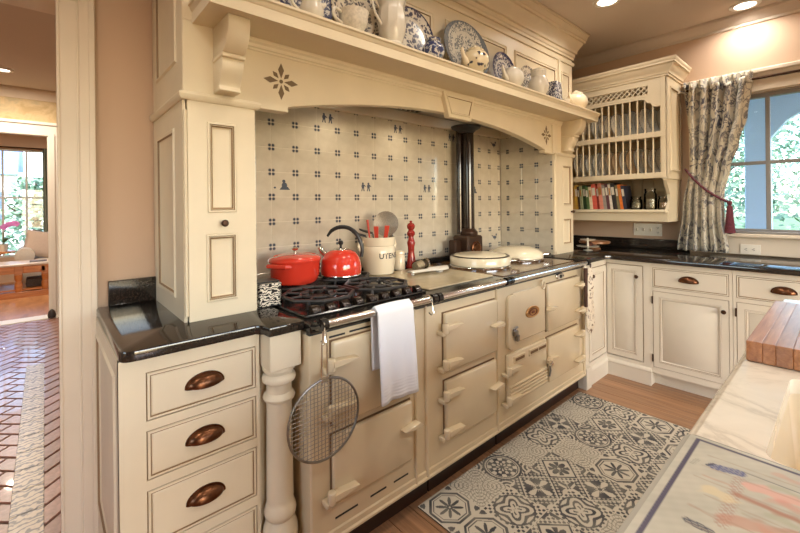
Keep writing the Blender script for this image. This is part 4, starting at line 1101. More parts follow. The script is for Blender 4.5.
tree('leafy green tree left of the porch post, seen under the curtain', 13.0, 2.6, 6.5, 2.0, 0)
tree('pale green tree right of the porch post beyond the window', 14.5, .2, 7.5, 2.2, 1)
tree('darker tree farther right beyond the porch', 12.5, -2.4, 6.0, 1.9, 0)
tree('distant light green tree behind the porch post', 19, 3.2, 8.0, 2.6, 1, 3600, .11)
# ================================================================== THINGS ON THE COOKER
HZ = .9565      # top of the grates
pot = thing('dutch_oven', 'red oval enamel casserole with lid on the back left burner', 'pot', (.897, 1.772, HZ))
rot = Matrix.Rotation(math.radians(30), 4, 'Z')
q = M(); q.xf = rot; q.lathe([(0, 0), (.105, 0), (.117, .008), (.127, .035), (.131, .098), (.134, .104), (.128, .104), (.120, .04), (.1, .01), (0, .008)], seg=48, sx=1.0, sy=.86); q.build('body', RED, pot, local=True)
q = M(); q.xf = rot; q.lathe([(.136, .104), (.138, .110), (.134, .118), (.120, .126), (.112, .128), (.108, .124), (.09, .130), (.05, .136), (0, .138)], seg=48, sx=1, sy=.86); lo_ = q.build('lid', RED, pot, local=True)
q = M(); q.lathe([(.006, .136), (.006, .150), (.014, .155), (.016, .161), (.011, .167), (0, .168)], seg=20); q.build('lid_knob', CHROME, lo_, local=True)
for s in (1, -1):
    q = M(); q.xf = rot; q.tube([(s*.118, -.050, .088), (s*.144, -.044, .093), (s*.152, 0, .094), (s*.144, .044, .093), (s*.118, .050, .088)], [.010, .011, .011, .011, .010], 10); q.build('handle', RED, pot, local=True)
kt = thing('kettle', 'red dome stovetop kettle with black arched handle', 'kettle', (1.148, 1.758, HZ))
q = M(); q.lathe([(0, 0), (.096, 0), (.103, .004), (.104, .012), (.103, .014)], seg=40); q.build('base_ring', CHROME, kt, local=True)
q = M(); q.lathe([(.104, .014), (.106, .035), (.104, .065), (.095, .096), (.078, .120), (.056, .133), (.040, .137)], seg=40); q.build('body', RED, kt, local=True)
q = M(); q.lathe([(.042, .136), (.040, .140), (.030, .146), (.0, .149)], seg=28); lo_ = q.build('lid', CHROME, kt, local=True)
q = M(); q.lathe([(.006, .147), (.006, .158), (.013, .165), (.014, .176), (.008, .183), (0, .184)], seg=18); q.build('lid_knob', BLACKP, lo_, local=True)
dr = Vector((.72, -.69))   # handle runs across the view
hp = [(-.052, .122), (-.085, .172), (-.085, .20), (-.055, .238), (-.01, .252), (.04, .244), (.080, .215), (.103, .17), (.108, .13), (.106, .10)]
hp = [(-.070, .205), (-.045, .235), (-.005, .252), (.04, .248), (.078, .222), (.102, .180), (.112, .135), (.108, .098)]
q = M(); q.tube(smooth_path([(a*dr.x, a*dr.y, z) for a, z in hp]), smooth_rad([.006, .0100, .011, .011, .011, .010, .009, .009]), 10); q.build('handle', BLACKP, kt, local=True)
q = M(); q.tube([(-.060*dr.x, -.060*dr.y, .095), (-.098*dr.x, -.098*dr.y, .125), (-.112*dr.x, -.112*dr.y, .150)], [.020, .015, .012], 12); q.build('spout', CHROME, kt, local=True)
# utensil crock
cr = thing('utensil_crock', 'ivory stoneware utensil crock with lettering and side lug', 'crock', (1.478, 1.858, .917))
CRP = [(0, 0), (.080, 0), (.088, .006), (.096, .05), (.101, .10), (.101, .135), (.096, .160), (.0925, .166), (.096, .170), (.098, .205), (.098, .215), (.090, .217), (.088, .17), (.09, .10), (.08, .012), (0, .010)]
q = M(); q.lathe(CRP, seg=48); q.build('body', IVORY, cr, local=True)
va = math.atan2(-1.858, -1.478)
def crock_r(z):
    for (r0, z0), (r1, z1) in zip(CRP[2:9], CRP[3:10]):
        if z0 <= z <= z1: return r0+(r1-r0)*(z-z0)/max(1e-6, z1-z0)
    return .101
cu_ = bpy.data.curves.new('lettering', 'FONT'); cu_.body = 'UTENSILS'; cu_.size = .042; cu_.space_character = 1.05; cu_.resolution_u = 4; cu_.offset = .0011
to = bpy.data.objects.new('lettering_tmp', cu_); COL.objects.link(to)
dg_ = bpy.context.evaluated_depsgraph_get(); me = to.evaluated_get(dg_).to_mesh()
tv = [v.co.copy() for v in me.vertices]; tf = [list(p.vertices) for p in me.polygons]
to.evaluated_get(dg_).to_mesh_clear(); bpy.data.objects.remove(to, do_unlink=True)
mxw = max(v.x for v in tv); a0 = va+.02
q = M()
for off in (.0006,):
    vs = []
    for v in tv:
        z = .098+v.y; r = crock_r(z)+off; a = a0+v.x*1.0/.101; vs.append((r*math.cos(a), r*math.sin(a), z))
    q.add(vs, tf)
q.build('lettering', plain('lettering_ink', srgb(70, 66, 66), .5, var=.05), cr, local=True, smooth=0)
for aa in (va-1.15, va+2.2):
    q = M(); c_, s_ = math.cos(aa), math.sin(aa)
    q.tube([(.094*c_, .094*s_, .190), (.118*c_, .118*s_, .188), (.128*c_, .128*s_, .165), (.118*c_, .118*s_, .142), (.099*c_, .099*s_, .135)], [.010, .009, .009, .009, .010], 10); q.build('lug', IVORY, cr, local=True)
def utensil(name, lbl, cat, base, tip, build):
    t = thing(name, lbl, cat, (1.478+base[0], 1.858+base[1], .930), 0, 'utensils in the crock'); build(t, Vector((tip[0]-base[0], tip[1]-base[1], tip[2]))); return t
def handle_to(t, v, r, m, nm='handle'): M().tube([(0, 0, 0), tuple(v)], r, 8).build(nm, m, t, local=True)
ux, uy = .7475, -.6643      # across the view
def acr(a, d=0): return (a*ux+d*.66, a*uy+d*.75)
def skim(t, v):
    handle_to(t, v*.72, .004, STEEL); d = v.normalized()
    q = M(); nx = Vector((-.66, -.75, .12)).normalized(); e1 = Vector((ux, uy, .3)).normalized(); e2 = nx.cross(e1)
    R = Matrix((e1, e2, nx)).transposed(); q.lathe([(0, -.014), (.03, -.011), (.062, -.002), (.072, 0), (.075, .003), (.066, .001), (.03, -.008), (0, -.011)], tuple(v*.98), 28, rot=R); q.build('strainer_bowl', plain('mesh_steel', srgb(150, 140, 126), .45, .6, var=.3, scale=300), t, local=True)
utensil('skimmer', 'round steel mesh skimmer standing in the crock', 'skimmer', acr(0), acr(.045, .02)+(.285,), skim)
def spat(c):
    def f(t, v):
        handle_to(t, v*.85, .005, c); d = v.normalized(); q = M(); e = Vector((ux, uy, 0)); o = v*.85; L = .09
        P = [o-e*.010, o+e*.010, o+e*.016+d*L, o-e*.012+d*L]; th = Vector((-.66, -.75, 0))*.004
        q.add([p+th for p in P]+[p-th for p in P], [(0, 1, 2, 3), (4, 5, 6, 7), (0, 1, 5, 4), (1, 2, 6, 5), (2, 3, 7, 6), (3, 0, 4, 7)]); q.build('blade', c, t, local=True, bev=.002)
    return f
SIL = plain('red_silicone', srgb(196, 62, 40), .45, var=.06)
utensil('spatula', 'broad red silicone spatula in front of the skimmer', 'spatula', acr(.0, -.03), acr(-.010, -.05)+(.21,), spat(SIL))
utensil('spatula', 'slim red silicone spatula leaning right in the crock', 'spatula', acr(.02, -.02), acr(.045, -.045)+(.215,), spat(SIL))
utensil('wooden_spoon', 'thin red-handled spoon standing at left of the crock', 'spoon', acr(-.03, -.02), acr(-.062, -.03)+(.305,), lambda t, v: M().tube([(0, 0, 0), tuple(v*.6), tuple(v)], [.004, .005, .007], 8).build('handle', SIL, t, local=True))
def ladle(t, v):
    handle_to(t, v, .005, BLACKP); q = M(); d = Vector((-ux, -uy, .28)).normalized(); e = Vector((.66, .75, 0))
    q.grid(lambda a, b_: v+d*(a*.085)+e*((b_-.5)*.055*math.sin(PI*min(1, a*.8+.15)))+Vector((0, 0, .010*math.sin(PI*b_)-.0)), 8, 6); o = q.build('blade', BLACKP, t, local=True); sm = o.modifiers.new('t', 'SOLIDIFY'); sm.thickness = .004
utensil('turner', 'black turner with flat blade leaning left out of crock', 'turner', acr(-.02), acr(-.075)+(.205,), ladle)
utensil('slotted_spoon', 'dark slotted spoon beside the red handle in the crock', 'spoon', acr(-.01, .03), acr(-.035, .03)+(.22,), ladle)
utensil('ladle', 'steel-handled ladle leaning right out of the crock', 'ladle', acr(-.03, .045), acr(.092, .045)+(.25,), lambda t, v: M().tube([(0, 0, 0), tuple(v*.7), tuple(v)], [.004, .004, .009], 8).build('handle', CHROME, t, local=True))
# pepper mill, white dotted jar, shaker, spoon rest
pm_ = M(); pm_.lathe([(0, 0), (.034, 0), (.035, .012), (.030, .020), (.029, .03), (.026, .06), (.020, .10), (.022, .135), (.027, .16), (.022, .175), (.017, .19), (.017, .20), (.026, .212), (.027, .225), (.018, .238), (.016, .243), (.024, .252), (.027, .268), (.020, .283), (.008, .289), (.008, .294), (.010, .299), (0, .304)], seg=28)
mill = thing('pepper_mill', 'tall red lacquered pepper mill against the tiles', 'pepper mill', (1.758, 1.875, .917)); pm_.build('body', REDWOOD, mill, local=True)
sj = thing('salt_jar', 'small ivory lidded jar between crock and pepper mill', 'jar', (1.665, 1.885, .917))
M().lathe([(0, 0), (.034, 0), (.036, .01), (.036, .085), (.030, .095), (0, .096)], seg=24).build('body', IVORY, sj, local=True)
M().lathe([(.033, .094), (.036, .098), (.034, .112), (.02, .118), (0, .12)], seg=24).build('lid', IVORY, sj, local=True)
gs = thing('glass_shaker', 'glass shaker lying on its side with a steel cap in front of the mill', 'shaker', (1.735, 1.76, .917+.034))
q = M(); q.lathe([(0, -.055), (.030, -.055), (.033, -.045), (.033, .02), (.028, .03), (0, .03)], seg=24, rot=Matrix.Rotation(math.radians(80), 3, 'Y')); q.build('body', JARGLASS, gs, local=True)
q = M(); q.lathe([(0, -.050), (.026, -.050), (.027, .005), (0, .006)], seg=20, rot=Matrix.Rotation(math.radians(80), 3, 'Y')); q.build('contents', plain('shaker_salt', srgb(190, 170, 140), .8, var=.2, scale=80), gs, local=True)
q = M(); q.lathe([(.030, .028), (.036, .03), (.036, .042), (.028, .048), (.024, .040), (0, .040)], seg=24, rot=Matrix.Rotation(math.radians(80), 3, 'Y')); q.build('cap', CHROME, gs, local=True)
sr = thing('spoon_rest', 'white porcelain spoon lying across the pale warming plate', 'spoon', (1.70, 1.66, .917))
dx_ = Vector((.80, -.10, 0)).normalized(); px_ = Vector((-dx_.y, dx_.x, 0))
def srf(a, b_):
    L = -.14+.28*a; wv = .034*math.sqrt(max(0, 1-((a-.77)/.235)**2)) if a > .55 else .012+.012*max(0, .12-a)/.12
    if .45 < a <= .55: wv = .013
    s = (b_-.5)*2; return dx_*L+px_*(wv*s)+Vector((0, 0, .010+.018*(1-s*s)*(.45 if a < .5 else .8)))
q = M(); q.grid(srf, 30, 8); o = q.build('bowl_and_handle', CHINA, sr, local=True, smooth=70); sm = o.modifiers.new('t', 'SOLIDIFY'); sm.thickness = .008
q = M(); q.lathe([(0, 0), (.022, 0), (.02, .016), (0, .017)], tuple(dx_*.08), 18); q.build('foot', CHINA, sr, local=True)
q = M(); q.lathe([(0, 0), (.010, 0), (.009, .012), (0, .013)], tuple(dx_*-.12), 14); q.build('foot', CHINA, sr, local=True)
# black-and-white caddy on the left worktop
def bwtile():
    m, t, b = _new('black_white_scroll'); v = coords(t, 'Object'); w_ = N(t, 'TexWave'); w_.wave_type = 'RINGS'; w_.inputs['Scale'].default_value = 26; w_.inputs['Distortion'].default_value = 14; w_.inputs['Detail'].default_value = 2; w_.inputs['Detail Scale'].default_value = 1.6
    t.links.new(v, w_.inputs['Vector']); t.links.new(ramp(t, w_.outputs['Fac'], [(.40, srgb(40, 38, 38)), (.52, srgb(222, 214, 198))]), b.inputs['Base Color']); setp(b, Roughness=.25); return m
BW = bwtile()
bx = thing('recipe_caddy', 'small open box with black and white scroll print beside the left column', 'box', (.695, 1.545, .9185))
Rb = Matrix.Rotation(math.radians(0), 4, 'Z')
q = M(); q.xf = Rb; q.box(-.070, .026, -.0, .006, 0, .092, .001); q.box(-.070, .026, .085, .091, 0, .088, .001); q.box(.020, .026, .0, .091, 0, .092, .001); q.box(-.070, -.064, .0, .091, 0, .092, .001); q.build('sides', BW, bx, local=True)
q = M(); q.box(-.070, .026, 0, .091, 0, .004); q.build('base', BLACKP, bx, local=True)
q = M(); q.box(-.050, .000, .012, .070, .004, .09, .001); q.build('recipe_cards', MATS['paper'], bx, local=True)
q = M(); q.box(-.072, .028, .020, .093, .092, .098, .001); q.build('lid', BLACKP, bx, local=True)

# ================================================================== HANGING FROM THE RAILS
tw = thing('tea_towel', 'white tea towel with woven bands folded over the left rail', 'towel', (1.01, 1.185, .93))
def towf(front, u, v):
    x = .918+.178*u; L = .355 if front else .24
    y = 1.185+(-.0175 if front else .0175); z = .933-L*v
    if v < .001: y = 1.185
    w_ = .006*math.sin(u*7+v*2)*v+.004*math.sin(u*15)*v
    return (x+.010*v*(1-u)*.6+.012*v*u, y+(-w_-.008*v if front else w_*.3), z+(.006*math.cos((u-.5)*2) if v < .001 else 0))
q = M(); q.grid(lambda u, v: towf(True, u, v), 24, 30)
q.grid(lambda u, v: towf(False, u, v), 24, 20)
def towelmat():
    m, t, b = _new('towel_linen'); sp = N(t, 'SeparateXYZ'); tc = N(t, 'TexCoord'); t.links.new(tc.outputs['Object'], sp.inputs[0])
    z = math_node(t, 'ADD', sp.outputs[2], .33); s = math_node(t, 'SINE', math_node(t, 'MULTIPLY', z, 520)); msk = ramp(t, z, [(.0, (1, 1, 1)), (.05, (1, 1, 1)), (.055, (0, 0, 0))])
    n = noise(t, coords(t), 400, 2); h = math_node(t, 'ADD', math_node(t, 'MULTIPLY', s, msk), math_node(t, 'MULTIPLY', n, .5))
    b.inputs['Base Color'].default_value = col(srgb(226, 226, 228)); setp(b, Roughness=.95, Sheen_Weight=.3); bump(t, b, h, .25, .002); return m
o = q.build('cloth', towelmat(), tw, smooth=60); sm = o.modifiers.new('t', 'SOLIDIFY'); sm.thickness = .006; sm.offset = 1
# splatter guard
sg = thing('splatter_guard', 'round steel wire mesh splatter guard hanging from the left rail', 'splatter guard', (.703, 1.178, .60))
gc = Vector((.700, 1.178, .603)); gr = .135
q = M(); q.tube([(gc.x+gr*math.cos(a), gc.y, gc.z+gr*math.sin(a)) for a in [k*2*PI/48 for k in range(48)]], .0042, 8, closed=True); rim = q.build('rim', STEEL, sg)
q = M(); st_ = .0135
for k in range(-9, 10):
    a = k*st_; L = math.sqrt(max(0, gr*gr-a*a))
    q.tube([(gc.x+a, gc.y+.0012, gc.z-L), (gc.x+a, gc.y+.0012, gc.z+L)], .0011, 5); q.tube([(gc.x-L, gc.y-.0012, gc.z+a), (gc.x+L, gc.y-.0012, gc.z+a)], .0011, 5)
o = q.build('wire_mesh', STEEL, sg); o['kind'] = 'stuff'
q = M()
for s in (-1, 1): q.tube([(gc.x+s*.010, gc.y, gc.z+gr-.02), (gc.x+s*.010, gc.y, gc.z+gr+.10), (gc.x+s*.004, gc.y, gc.z+gr+.165)], .0032, 8)
q.tube([(gc.x+.004, gc.y, gc.z+gr+.165), (gc.x, gc.y, gc.z+gr+.17), (gc.x-.004, gc.y, gc.z+gr+.165)], .0032, 8); q.box(gc.x-.014, gc.x+.014, gc.y-.004, gc.y+.004, gc.z+gr-.012, gc.z+gr+.008, .002); q.build('handle', CHROME, sg)
def s_hook(lbl, x, z):
    h = thing('rail_hook', lbl, 'hook', (x, 1.185, z)); q = M()
    P = [(x, 1.207, z-.012), (x, 1.205, z+.012), (x, 1.185, z+.0175), (x, 1.168, z+.010), (x, 1.166, z-.03), (x, 1.160, z-.05), (x, 1.172, z-.062), (x, 1.188, z-.055)]
    q.tube(P, .003, 8); q.build('wire', CHROME, h)
s_hook('chrome hook carrying the round mesh guard on the left rail', .694, .918); s_hook('empty chrome hook on rail right of the tea towel', 1.262-.05, .918)
# oven glove at the far end of the rail
def glovemat():
    m, t, b = _new('glove_print'); v = coords(t, 'Object'); n = noise(t, v, 22, 3, .6, 1.0)
    t.links.new(ramp(t, n, [(.36, srgb(104, 78, 60)), (.43, srgb(226, 214, 192)), (.62, srgb(226, 214, 192)), (.67, srgb(150, 124, 98))]), b.inputs['Base Color']); setp(b, Roughness=.9); return m
GLV = glovemat()
og = thing('oven_glove', 'cream oven glove with brown print hanging at far end of the rail', 'oven glove', (2.79, 1.20, .9))
def gf(u, v):
    z = .885-.47*v; a = u*2*PI; wx = lerp(v, [(0, .022), (.15, .040), (.5, .052), (.8, .060), (.93, .050), (1, .010)]); wy = lerp(v, [(0, .008), (.3, .018), (.8, .020), (1, .005)])
    return (2.800+wx*math.cos(a)+.005*math.sin(v*9), 1.195+wy*math.sin(a)*(1+.25*math.sin(v*23)), z)
q = M(); q.grid(gf, 24, 26); go = q.build('glove', GLV, og, smooth=70)
q = M(); q.tube([(2.745, 1.20, .905), (2.765, 1.172, .90), (2.79, 1.185, .885), (2.80, 1.195, .87)], .006, 8); q.build('loop', DARKBRONZE, og)
q = M(); q.grid(lambda u, v: (2.742+.02*math.cos(u*2*PI)*(1-.3*v), 1.196+.011*math.sin(u*2*PI), .875-.26*v), 14, 12); q.build('dark_pad', plain('brown_felt', srgb(78, 52, 40), .9, var=.25, scale=40), og, smooth=70)

# ================================================================== CROCKERY ON THE MANTEL SHELF
SZ = 2.0335
BC = [blue_china('shelf_china_a', 75, .118, 1, srgb(50, 56, 92), srgb(206, 202, 196), .72), blue_china('shelf_china_b', 70, .15, 2, srgb(66, 66, 80), srgb(212, 202, 184), .64),
      blue_china('shelf_china_c', 50, .14, 3, srgb(44, 50, 84), srgb(214, 208, 196), .64), blue_china('shelf_china_d', 75, .17, 4, srgb(90, 98, 108), srgb(200, 196, 184), .64),
      blue_china('shelf_china_e', 62, 0, 5, srgb(58, 66, 104), srgb(204, 202, 198), .70), blue_china('sprig_china', 26, 0, 6, srgb(52, 54, 72), srgb(220, 205, 172), .50), blue_china('shelf_china_f', 90, 0, 7, srgb(40, 46, 80), srgb(200, 200, 200), .70)]
def lean_plate(lbl, cat, x, r, m, sx=1.0, ybase=1.478, tilt=.11, dz=0):
    ybase = 1.512-2*r*math.sin(tilt)-.022
    t = thing('plate' if cat == 'plate' else 'platter', lbl, cat, (x, ybase, SZ)); s = r/.118
    q = M(); prof = [(a*s, z*min(1.2, s)) for a, z in plate_prof]
    q.lathe(prof, seg=40, sx=sx, sy=1)
    me = q.mesh('dish', m); o = bpy.data.objects.new('dish', me); COL.objects.link(o); o.parent = t
    o.rotation_euler = (PI/2-tilt, 0, 0); o.location = (0, .02+r*math.sin(tilt)-.015, r*math.cos(tilt)+.002)
    return t
lean_plate('dark blue patterned plate leaning behind the white creamer, nearest shelf end', 'plate', .80, .128, BC[0], ybase=1.472)
lean_plate('plate with grey transfer rim leaning behind the embossed white cup', 'plate', 1.055, .140, BC[1], ybase=1.470)
lean_plate('blue floral plate leaning just right of the tall white jug', 'plate', 1.405, .142, BC[2], ybase=1.468)
lean_plate('large oval grey-blue platter leaning behind the painted teapot', 'platter', 1.825, .168, BC[3], sx=1.22, ybase=1.466)
lean_plate('small dark blue plate leaning left of the plain white teapot', 'plate', 2.205, .128, BC[0], ybase=1.470)
lean_plate('small blue-rimmed plate leaning behind the white lidded jug', 'plate', 2.505, .118, BC[1], ybase=1.472)
def handle_ring(par, m, P, r): M().tube(P, r, 10).build('handle', m, par, local=True)
def pot_thing(name, lbl, cat, x, y, m, prof, lid=None, spout=None, hnd=None, hm=None, seg=32, s=1.0):
    t = thing(name, lbl, cat, (x, y, SZ)); t.scale = (s, s, s); M().lathe(prof, seg=seg).build('body', m, t, local=True)
    if lid: M().lathe(lid, seg=24).build('lid', m, t, local=True)
    if spout: M().tube(smooth_path(spout[0]), smooth_rad(spout[1]), 12).build('spout', hm or m, t, local=True)
    if hnd: M().tube(smooth_path(hnd), .0065, 10).build('handle', hm or m, t, local=True)
    return t
# creamer
pot_thing('creamer', 'small white creamer with loop handle in front of the first blue plate', 'creamer', .785, 1.390, CHINA, [(0, 0), (.030, 0), (.032, .006), (.046, .03), (.048, .05), (.040, .072), (.036, .085), (.040, .095), (.036, .094), (.034, .084), (.0, .08)], None, ([(.040, 0, .075), (.062, 0, .092)], [.014, .008]), [(-.040, 0, .08), (-.072, 0, .085), (-.080, 0, .055), (-.050, 0, .032)])
# embossed cup
pot_thing('jug', 'squat white embossed cup in front of the grey-rimmed plate', 'cup', .969, 1.370, plain('embossed_china', srgb(214, 206, 190), .3, var=.14, scale=90), [(0, 0), (.034, 0), (.036, .008), (.052, .03), (.060, .055), (.060, .078), (.064, .09), (.060, .089), (.055, .06), (0, .04)], None, None, [(-.056, 0, .075), (-.090, 0, .082), (-.095, 0, .05), (-.055, 0, .03)])
# tall jug: octagonal
pot_thing('jug', 'tall white ribbed china jug with looped handle on the shelf', 'jug', 1.185, 1.375, CHINA, [(0, 0), (.052, 0), (.055, .008), (.050, .02), (.066, .07), (.072, .12), (.066, .17), (.060, .20), (.072, .235), (.076, .25), (.070, .248), (.056, .20), (.0, .15)], None, ([(.05, -.0, .215), (.085, -.0, .25)], [.026, .012]), [(-.060, 0, .215), (-.100, 0, .225), (-.118, 0, .19), (-.105, 0, .145), (-.066, 0, .095)], seg=10, s=.92)
# small blue jar
pot_thing('ginger_jar', 'small round blue and white jar beside the oval platter', 'jar', 1.455, 1.375, BC[4], [(0, 0), (.034, 0), (.036, .006), (.054, .03), (.058, .055), (.050, .078), (.034, .09), (.034, .098), (0, .1)], [(.038, .097), (.040, .108), (.024, .118), (0, .122)])
# painted teapot
pot_thing('teapot', 'cream teapot painted with dark sprigs in front of the oval platter', 'teapot', 1.771, 1.362, BC[5], [(0, 0), (.048, 0), (.050, .008), (.070, .03), (.084, .065), (.082, .095), (.066, .122), (.05, .13), (0, .132)], [(.052, .13), (.054, .138), (.040, .15), (.012, .158), (.010, .168), (0, .172)], ([(-.072, 0, .05), (-.105, 0, .085), (-.118, 0, .13)], [.020, .013, .009]), [(.076, 0, .105), (.115, 0, .12), (.125, 0, .075), (.078, 0, .045)], IVORY, s=.92)
# plain white teapot
pot_thing('teapot', 'plain white teapot with spout to the left, mid shelf', 'teapot', 2.169, 1.380, CHINA, [(0, 0), (.045, 0), (.047, .008), (.066, .03), (.076, .06), (.070, .09), (.052, .112), (.045, .118), (0, .12)], [(.048, .117), (.046, .126), (.02, .135), (.010, .145), (0, .15)], ([(-.062, 0, .045), (-.095, 0, .08), (-.112, 0, .125)], [.018, .012, .008]), [(.068, 0, .095), (.105, 0, .105), (.112, 0, .065), (.07, 0, .04)], s=.94)
# white lidded jug
pot_thing('jug', 'bulbous white lidded jug in front of the small blue-rimmed plate', 'jug', 2.479, 1.380, CHINA, [(0, 0), (.040, 0), (.042, .008), (.062, .035), (.068, .07), (.060, .105), (.046, .13), (.050, .165), (.046, .17), (0, .172)], [(.048, .168), (.05, .178), (.02, .19), (0, .195)], None, [(.050, 0, .15), (.080, 0, .155), (.086, 0, .11), (.066, 0, .07)])
# square blue jar
jq = thing('tea_caddy', 'square-shouldered blue and white jar near the far shelf end', 'jar', (2.745, 1.42, SZ)); q = M()
q.prism([(-.058, 0), (.058, 0), (.052, .11), (.040, .135), (.046, .155), (-.046, .155), (-.040, .135), (-.052, .11)], -.05, .05, axis='y'); q.build('body', BC[6], jq, local=True, bev=.008, seg=2)
# little cups
pot_thing('cup', 'tiny white cup between the square jar and last teapot', 'cup', 2.875, 1.395, CHINA, [(0, 0), (.022, 0), (.024, .005), (.036, .025), (.038, .05), (.035, .05), (.02, .02), (0, .015)], None, None, [(.035, 0, .045), (.06, 0, .045), (.058, 0, .02), (.033, 0, .018)])
# last teapot
pot_thing('teapot', 'round ivory teapot standing at the far end of mantel shelf', 'teapot', 3.120, 1.42, IVORY, [(0, 0), (.045, 0), (.047, .008), (.072, .03), (.086, .07), (.080, .105), (.058, .13), (.048, .136), (0, .138)], [(.050, .136), (.048, .146), (.02, .156), (.010, .166), (0, .17)], ([(-.072, 0, .055), (-.105, 0, .09), (-.12, 0, .135)], [.018, .012, .008]), [(.078, 0, .11), (.115, 0, .12), (.122, 0, .075), (.08, 0, .045)])
# ================================================================== ISLAND
isl = thing('kitchen_island', 'marble-topped kitchen island with an inset sink in the right foreground', 'island', (.28, .2, 0))
IX0, IX1, IY0, IY1 = .28, 2.25, -.85, .178
b = M(); b.box(IX0+.05, IX1-.05, IY0+.05, IY1-.05, .0, .60); b.frame(IX0+.05, IX1-.05, .0, .885, IY1-.05-.0, IY1-.03, []) if False else None
b.box(IX0+.05, IX0+.07, IY0+.05, IY1-.05, .6, .885); b.box(IX1-.07, IX1-.05, IY0+.05, IY1-.05, .6, .885); b.box(IX0+.05, IX1-.05, IY0+.05, IY0+.07, .6, .885); b.box(IX0+.05, IX1-.05, IY1-.07, IY1-.05, .6, .885)
b.build('carcass', PALE, isl)
xi = Matrix(((-1, 0, 0, 0), (0, -1, 0, IY1-.05), (0, 0, 1, 0), (0, 0, 0, 1)))   # faces +Y
for k in range(4):
    x0 = -(IX1-.06)+k*.4625; rp(isl, 'door', xi, x0, x0+.455, .11, .87, DOOR, [PALE, GLAZE])
# top with sink cut-out: outer rectangle bridged to a rounded inner loop
def rrect(x0, x1, y0, y1, r, n):
    L = []
    for (cx_, cy_, a) in ((x1-r, y1-r, 0), (x0+r, y1-r, 90), (x0+r, y0+r, 180), (x1-r, y0+r, 270)):
        L += [(cx_+r*math.cos(math.radians(a+90*i/n)), cy_+r*math.sin(math.radians(a+90*i/n))) for i in range(n+1)]
    return L
SX0, SX1, SY0, SY1 = .832, 1.262, -.42, .092
inn = rrect(SX0, SX1, SY0, SY1, .028, 8); out = []
for x, y in inn:   # matching points on the outer rectangle
    pass
NQ = 9
oc = [(IX1, IY1), (IX0, IY1), (IX0, IY0), (IX1, IY0)]
for c in range(4):
    out += [oc[c]]*NQ
t_ = M(); n = len(inn)
zt, zb_ = .920, .888
for i in range(n):
    j = (i+1) % n
    for z in (zt,):
        a, b_, c_, d_ = (*inn[i], z), (*inn[j], z), (*out[j], z), (*out[i], z)
        t_.add([a, b_, c_] if out[i] == out[j] else [a, b_, c_, d_], [(0, 1, 2) if out[i] == out[j] else (0, 1, 2, 3)])
    t_.add([(*inn[i], zt), (*inn[j], zt), (*inn[j], zb_), (*inn[i], zb_)], [(0, 1, 2, 3)])
t_.sweep([(IX0, IY1), (IX0, IY0), (IX1, IY0), (IX1, IY1)], [(0, .920), (.003, .9185), (.005, .914), (.006, .909), (.012, .906), (.019, .901), (.022, .895), (.022, .888), (-.05, .888), (-.05, .919)], closed=True)
t_.build('worktop', MARBLE, isl, smooth=30)
sk_ = M(); loop = rrect(SX0-.004, SX1+.004, SY0-.004, SY1+.004, .03, 8); lo2 = rrect(SX0+.012, SX1-.012, SY0+.012, SY1-.012, .05, 8); lo3 = rrect(SX0+.05, SX1-.05, SY0+.05, SY1-.05, .05, 8)
fl3 = rrect(SX0-.03, SX1+.03, SY0-.03, SY1+.03, .04, 8)
R_ = [[(*p, .8885) for p in fl3], [(*p, .8885) for p in loop], [(*p, .72) for p in lo2], [(*p, .69) for p in lo3]]
for a in range(3):
    for i in range(n):
        j = (i+1) % n; sk_.add([R_[a][i], R_[a][j], R_[a+1][j], R_[a+1][i]], [(0, 1, 2, 3)])
sk_.add(R_[3], [list(range(n))])
sk_.build('sink', plain('fireclay', srgb(222, 206, 176), .18, var=.02, Coat_Weight=.4), isl, smooth=50)
# chopping board built of glued strips
cb = thing('chopping_board', 'thick butcher block chopping board lying on the island marble', 'chopping board', (1.31, .175, .9205))
Bt, Bx0, Bx1 = .050, 1.312, 1.905
yy = .176
k = 0
tone = random.Random(5)
strip = {}
while yy > -.26:
    wv = tone.choice((.019, .024, .030)); 
    me_ = strip.setdefault(wv, M().box(0, Bx1-Bx0, -wv, 0, 0, Bt, .0015).mesh('strip', BUTCHER))
    piece('strip', me_, cb, (Bx0-1.31, yy-.175, .001)); yy -= wv+.0002
# printed glass board in the foreground
def segd(P, a, b_):
    a = np.array(a); b_ = np.array(b_); d = b_-a; t = np.clip(((P-a)@d)/(d@d), 0, 1); return np.hypot(*(P-(a+t[:, None]*d)).T)
gb = thing('glass_board', 'printed frosted glass worktop saver with blue and rust drawing on the island', 'glass board', (.55, 0, .9205))
gx0, gx1, gy0, gy1 = .30, .806, -.255, .186
q = M(); q.prism(rrect(gx0, gx1, gy0, gy1, .018, 6), .9207, .9345); q.build('slab', plain('frosted_glass', srgb(206, 204, 192), .12, var=.02, Transmission_Weight=.35), gb, bev=.004, seg=2)
nx, ny = 250, 215
gxv = np.linspace(gx0+.008, gx1-.008, nx+1); gyv = np.linspace(gy0+.008, gy1-.008, ny+1)
GX, GY = np.meshgrid(gxv, gyv, indexing='ij'); V = np.stack([GX.ravel()-.55, GY.ravel(), np.full(GX.size, .9351-.9205)], 1)
idx = np.arange((nx+1)*(ny+1)).reshape(nx+1, ny+1)
Fq = np.stack([idx[:-1, :-1], idx[1:, :-1], idx[1:, 1:], idx[:-1, 1:]], -1).reshape(-1, 4)
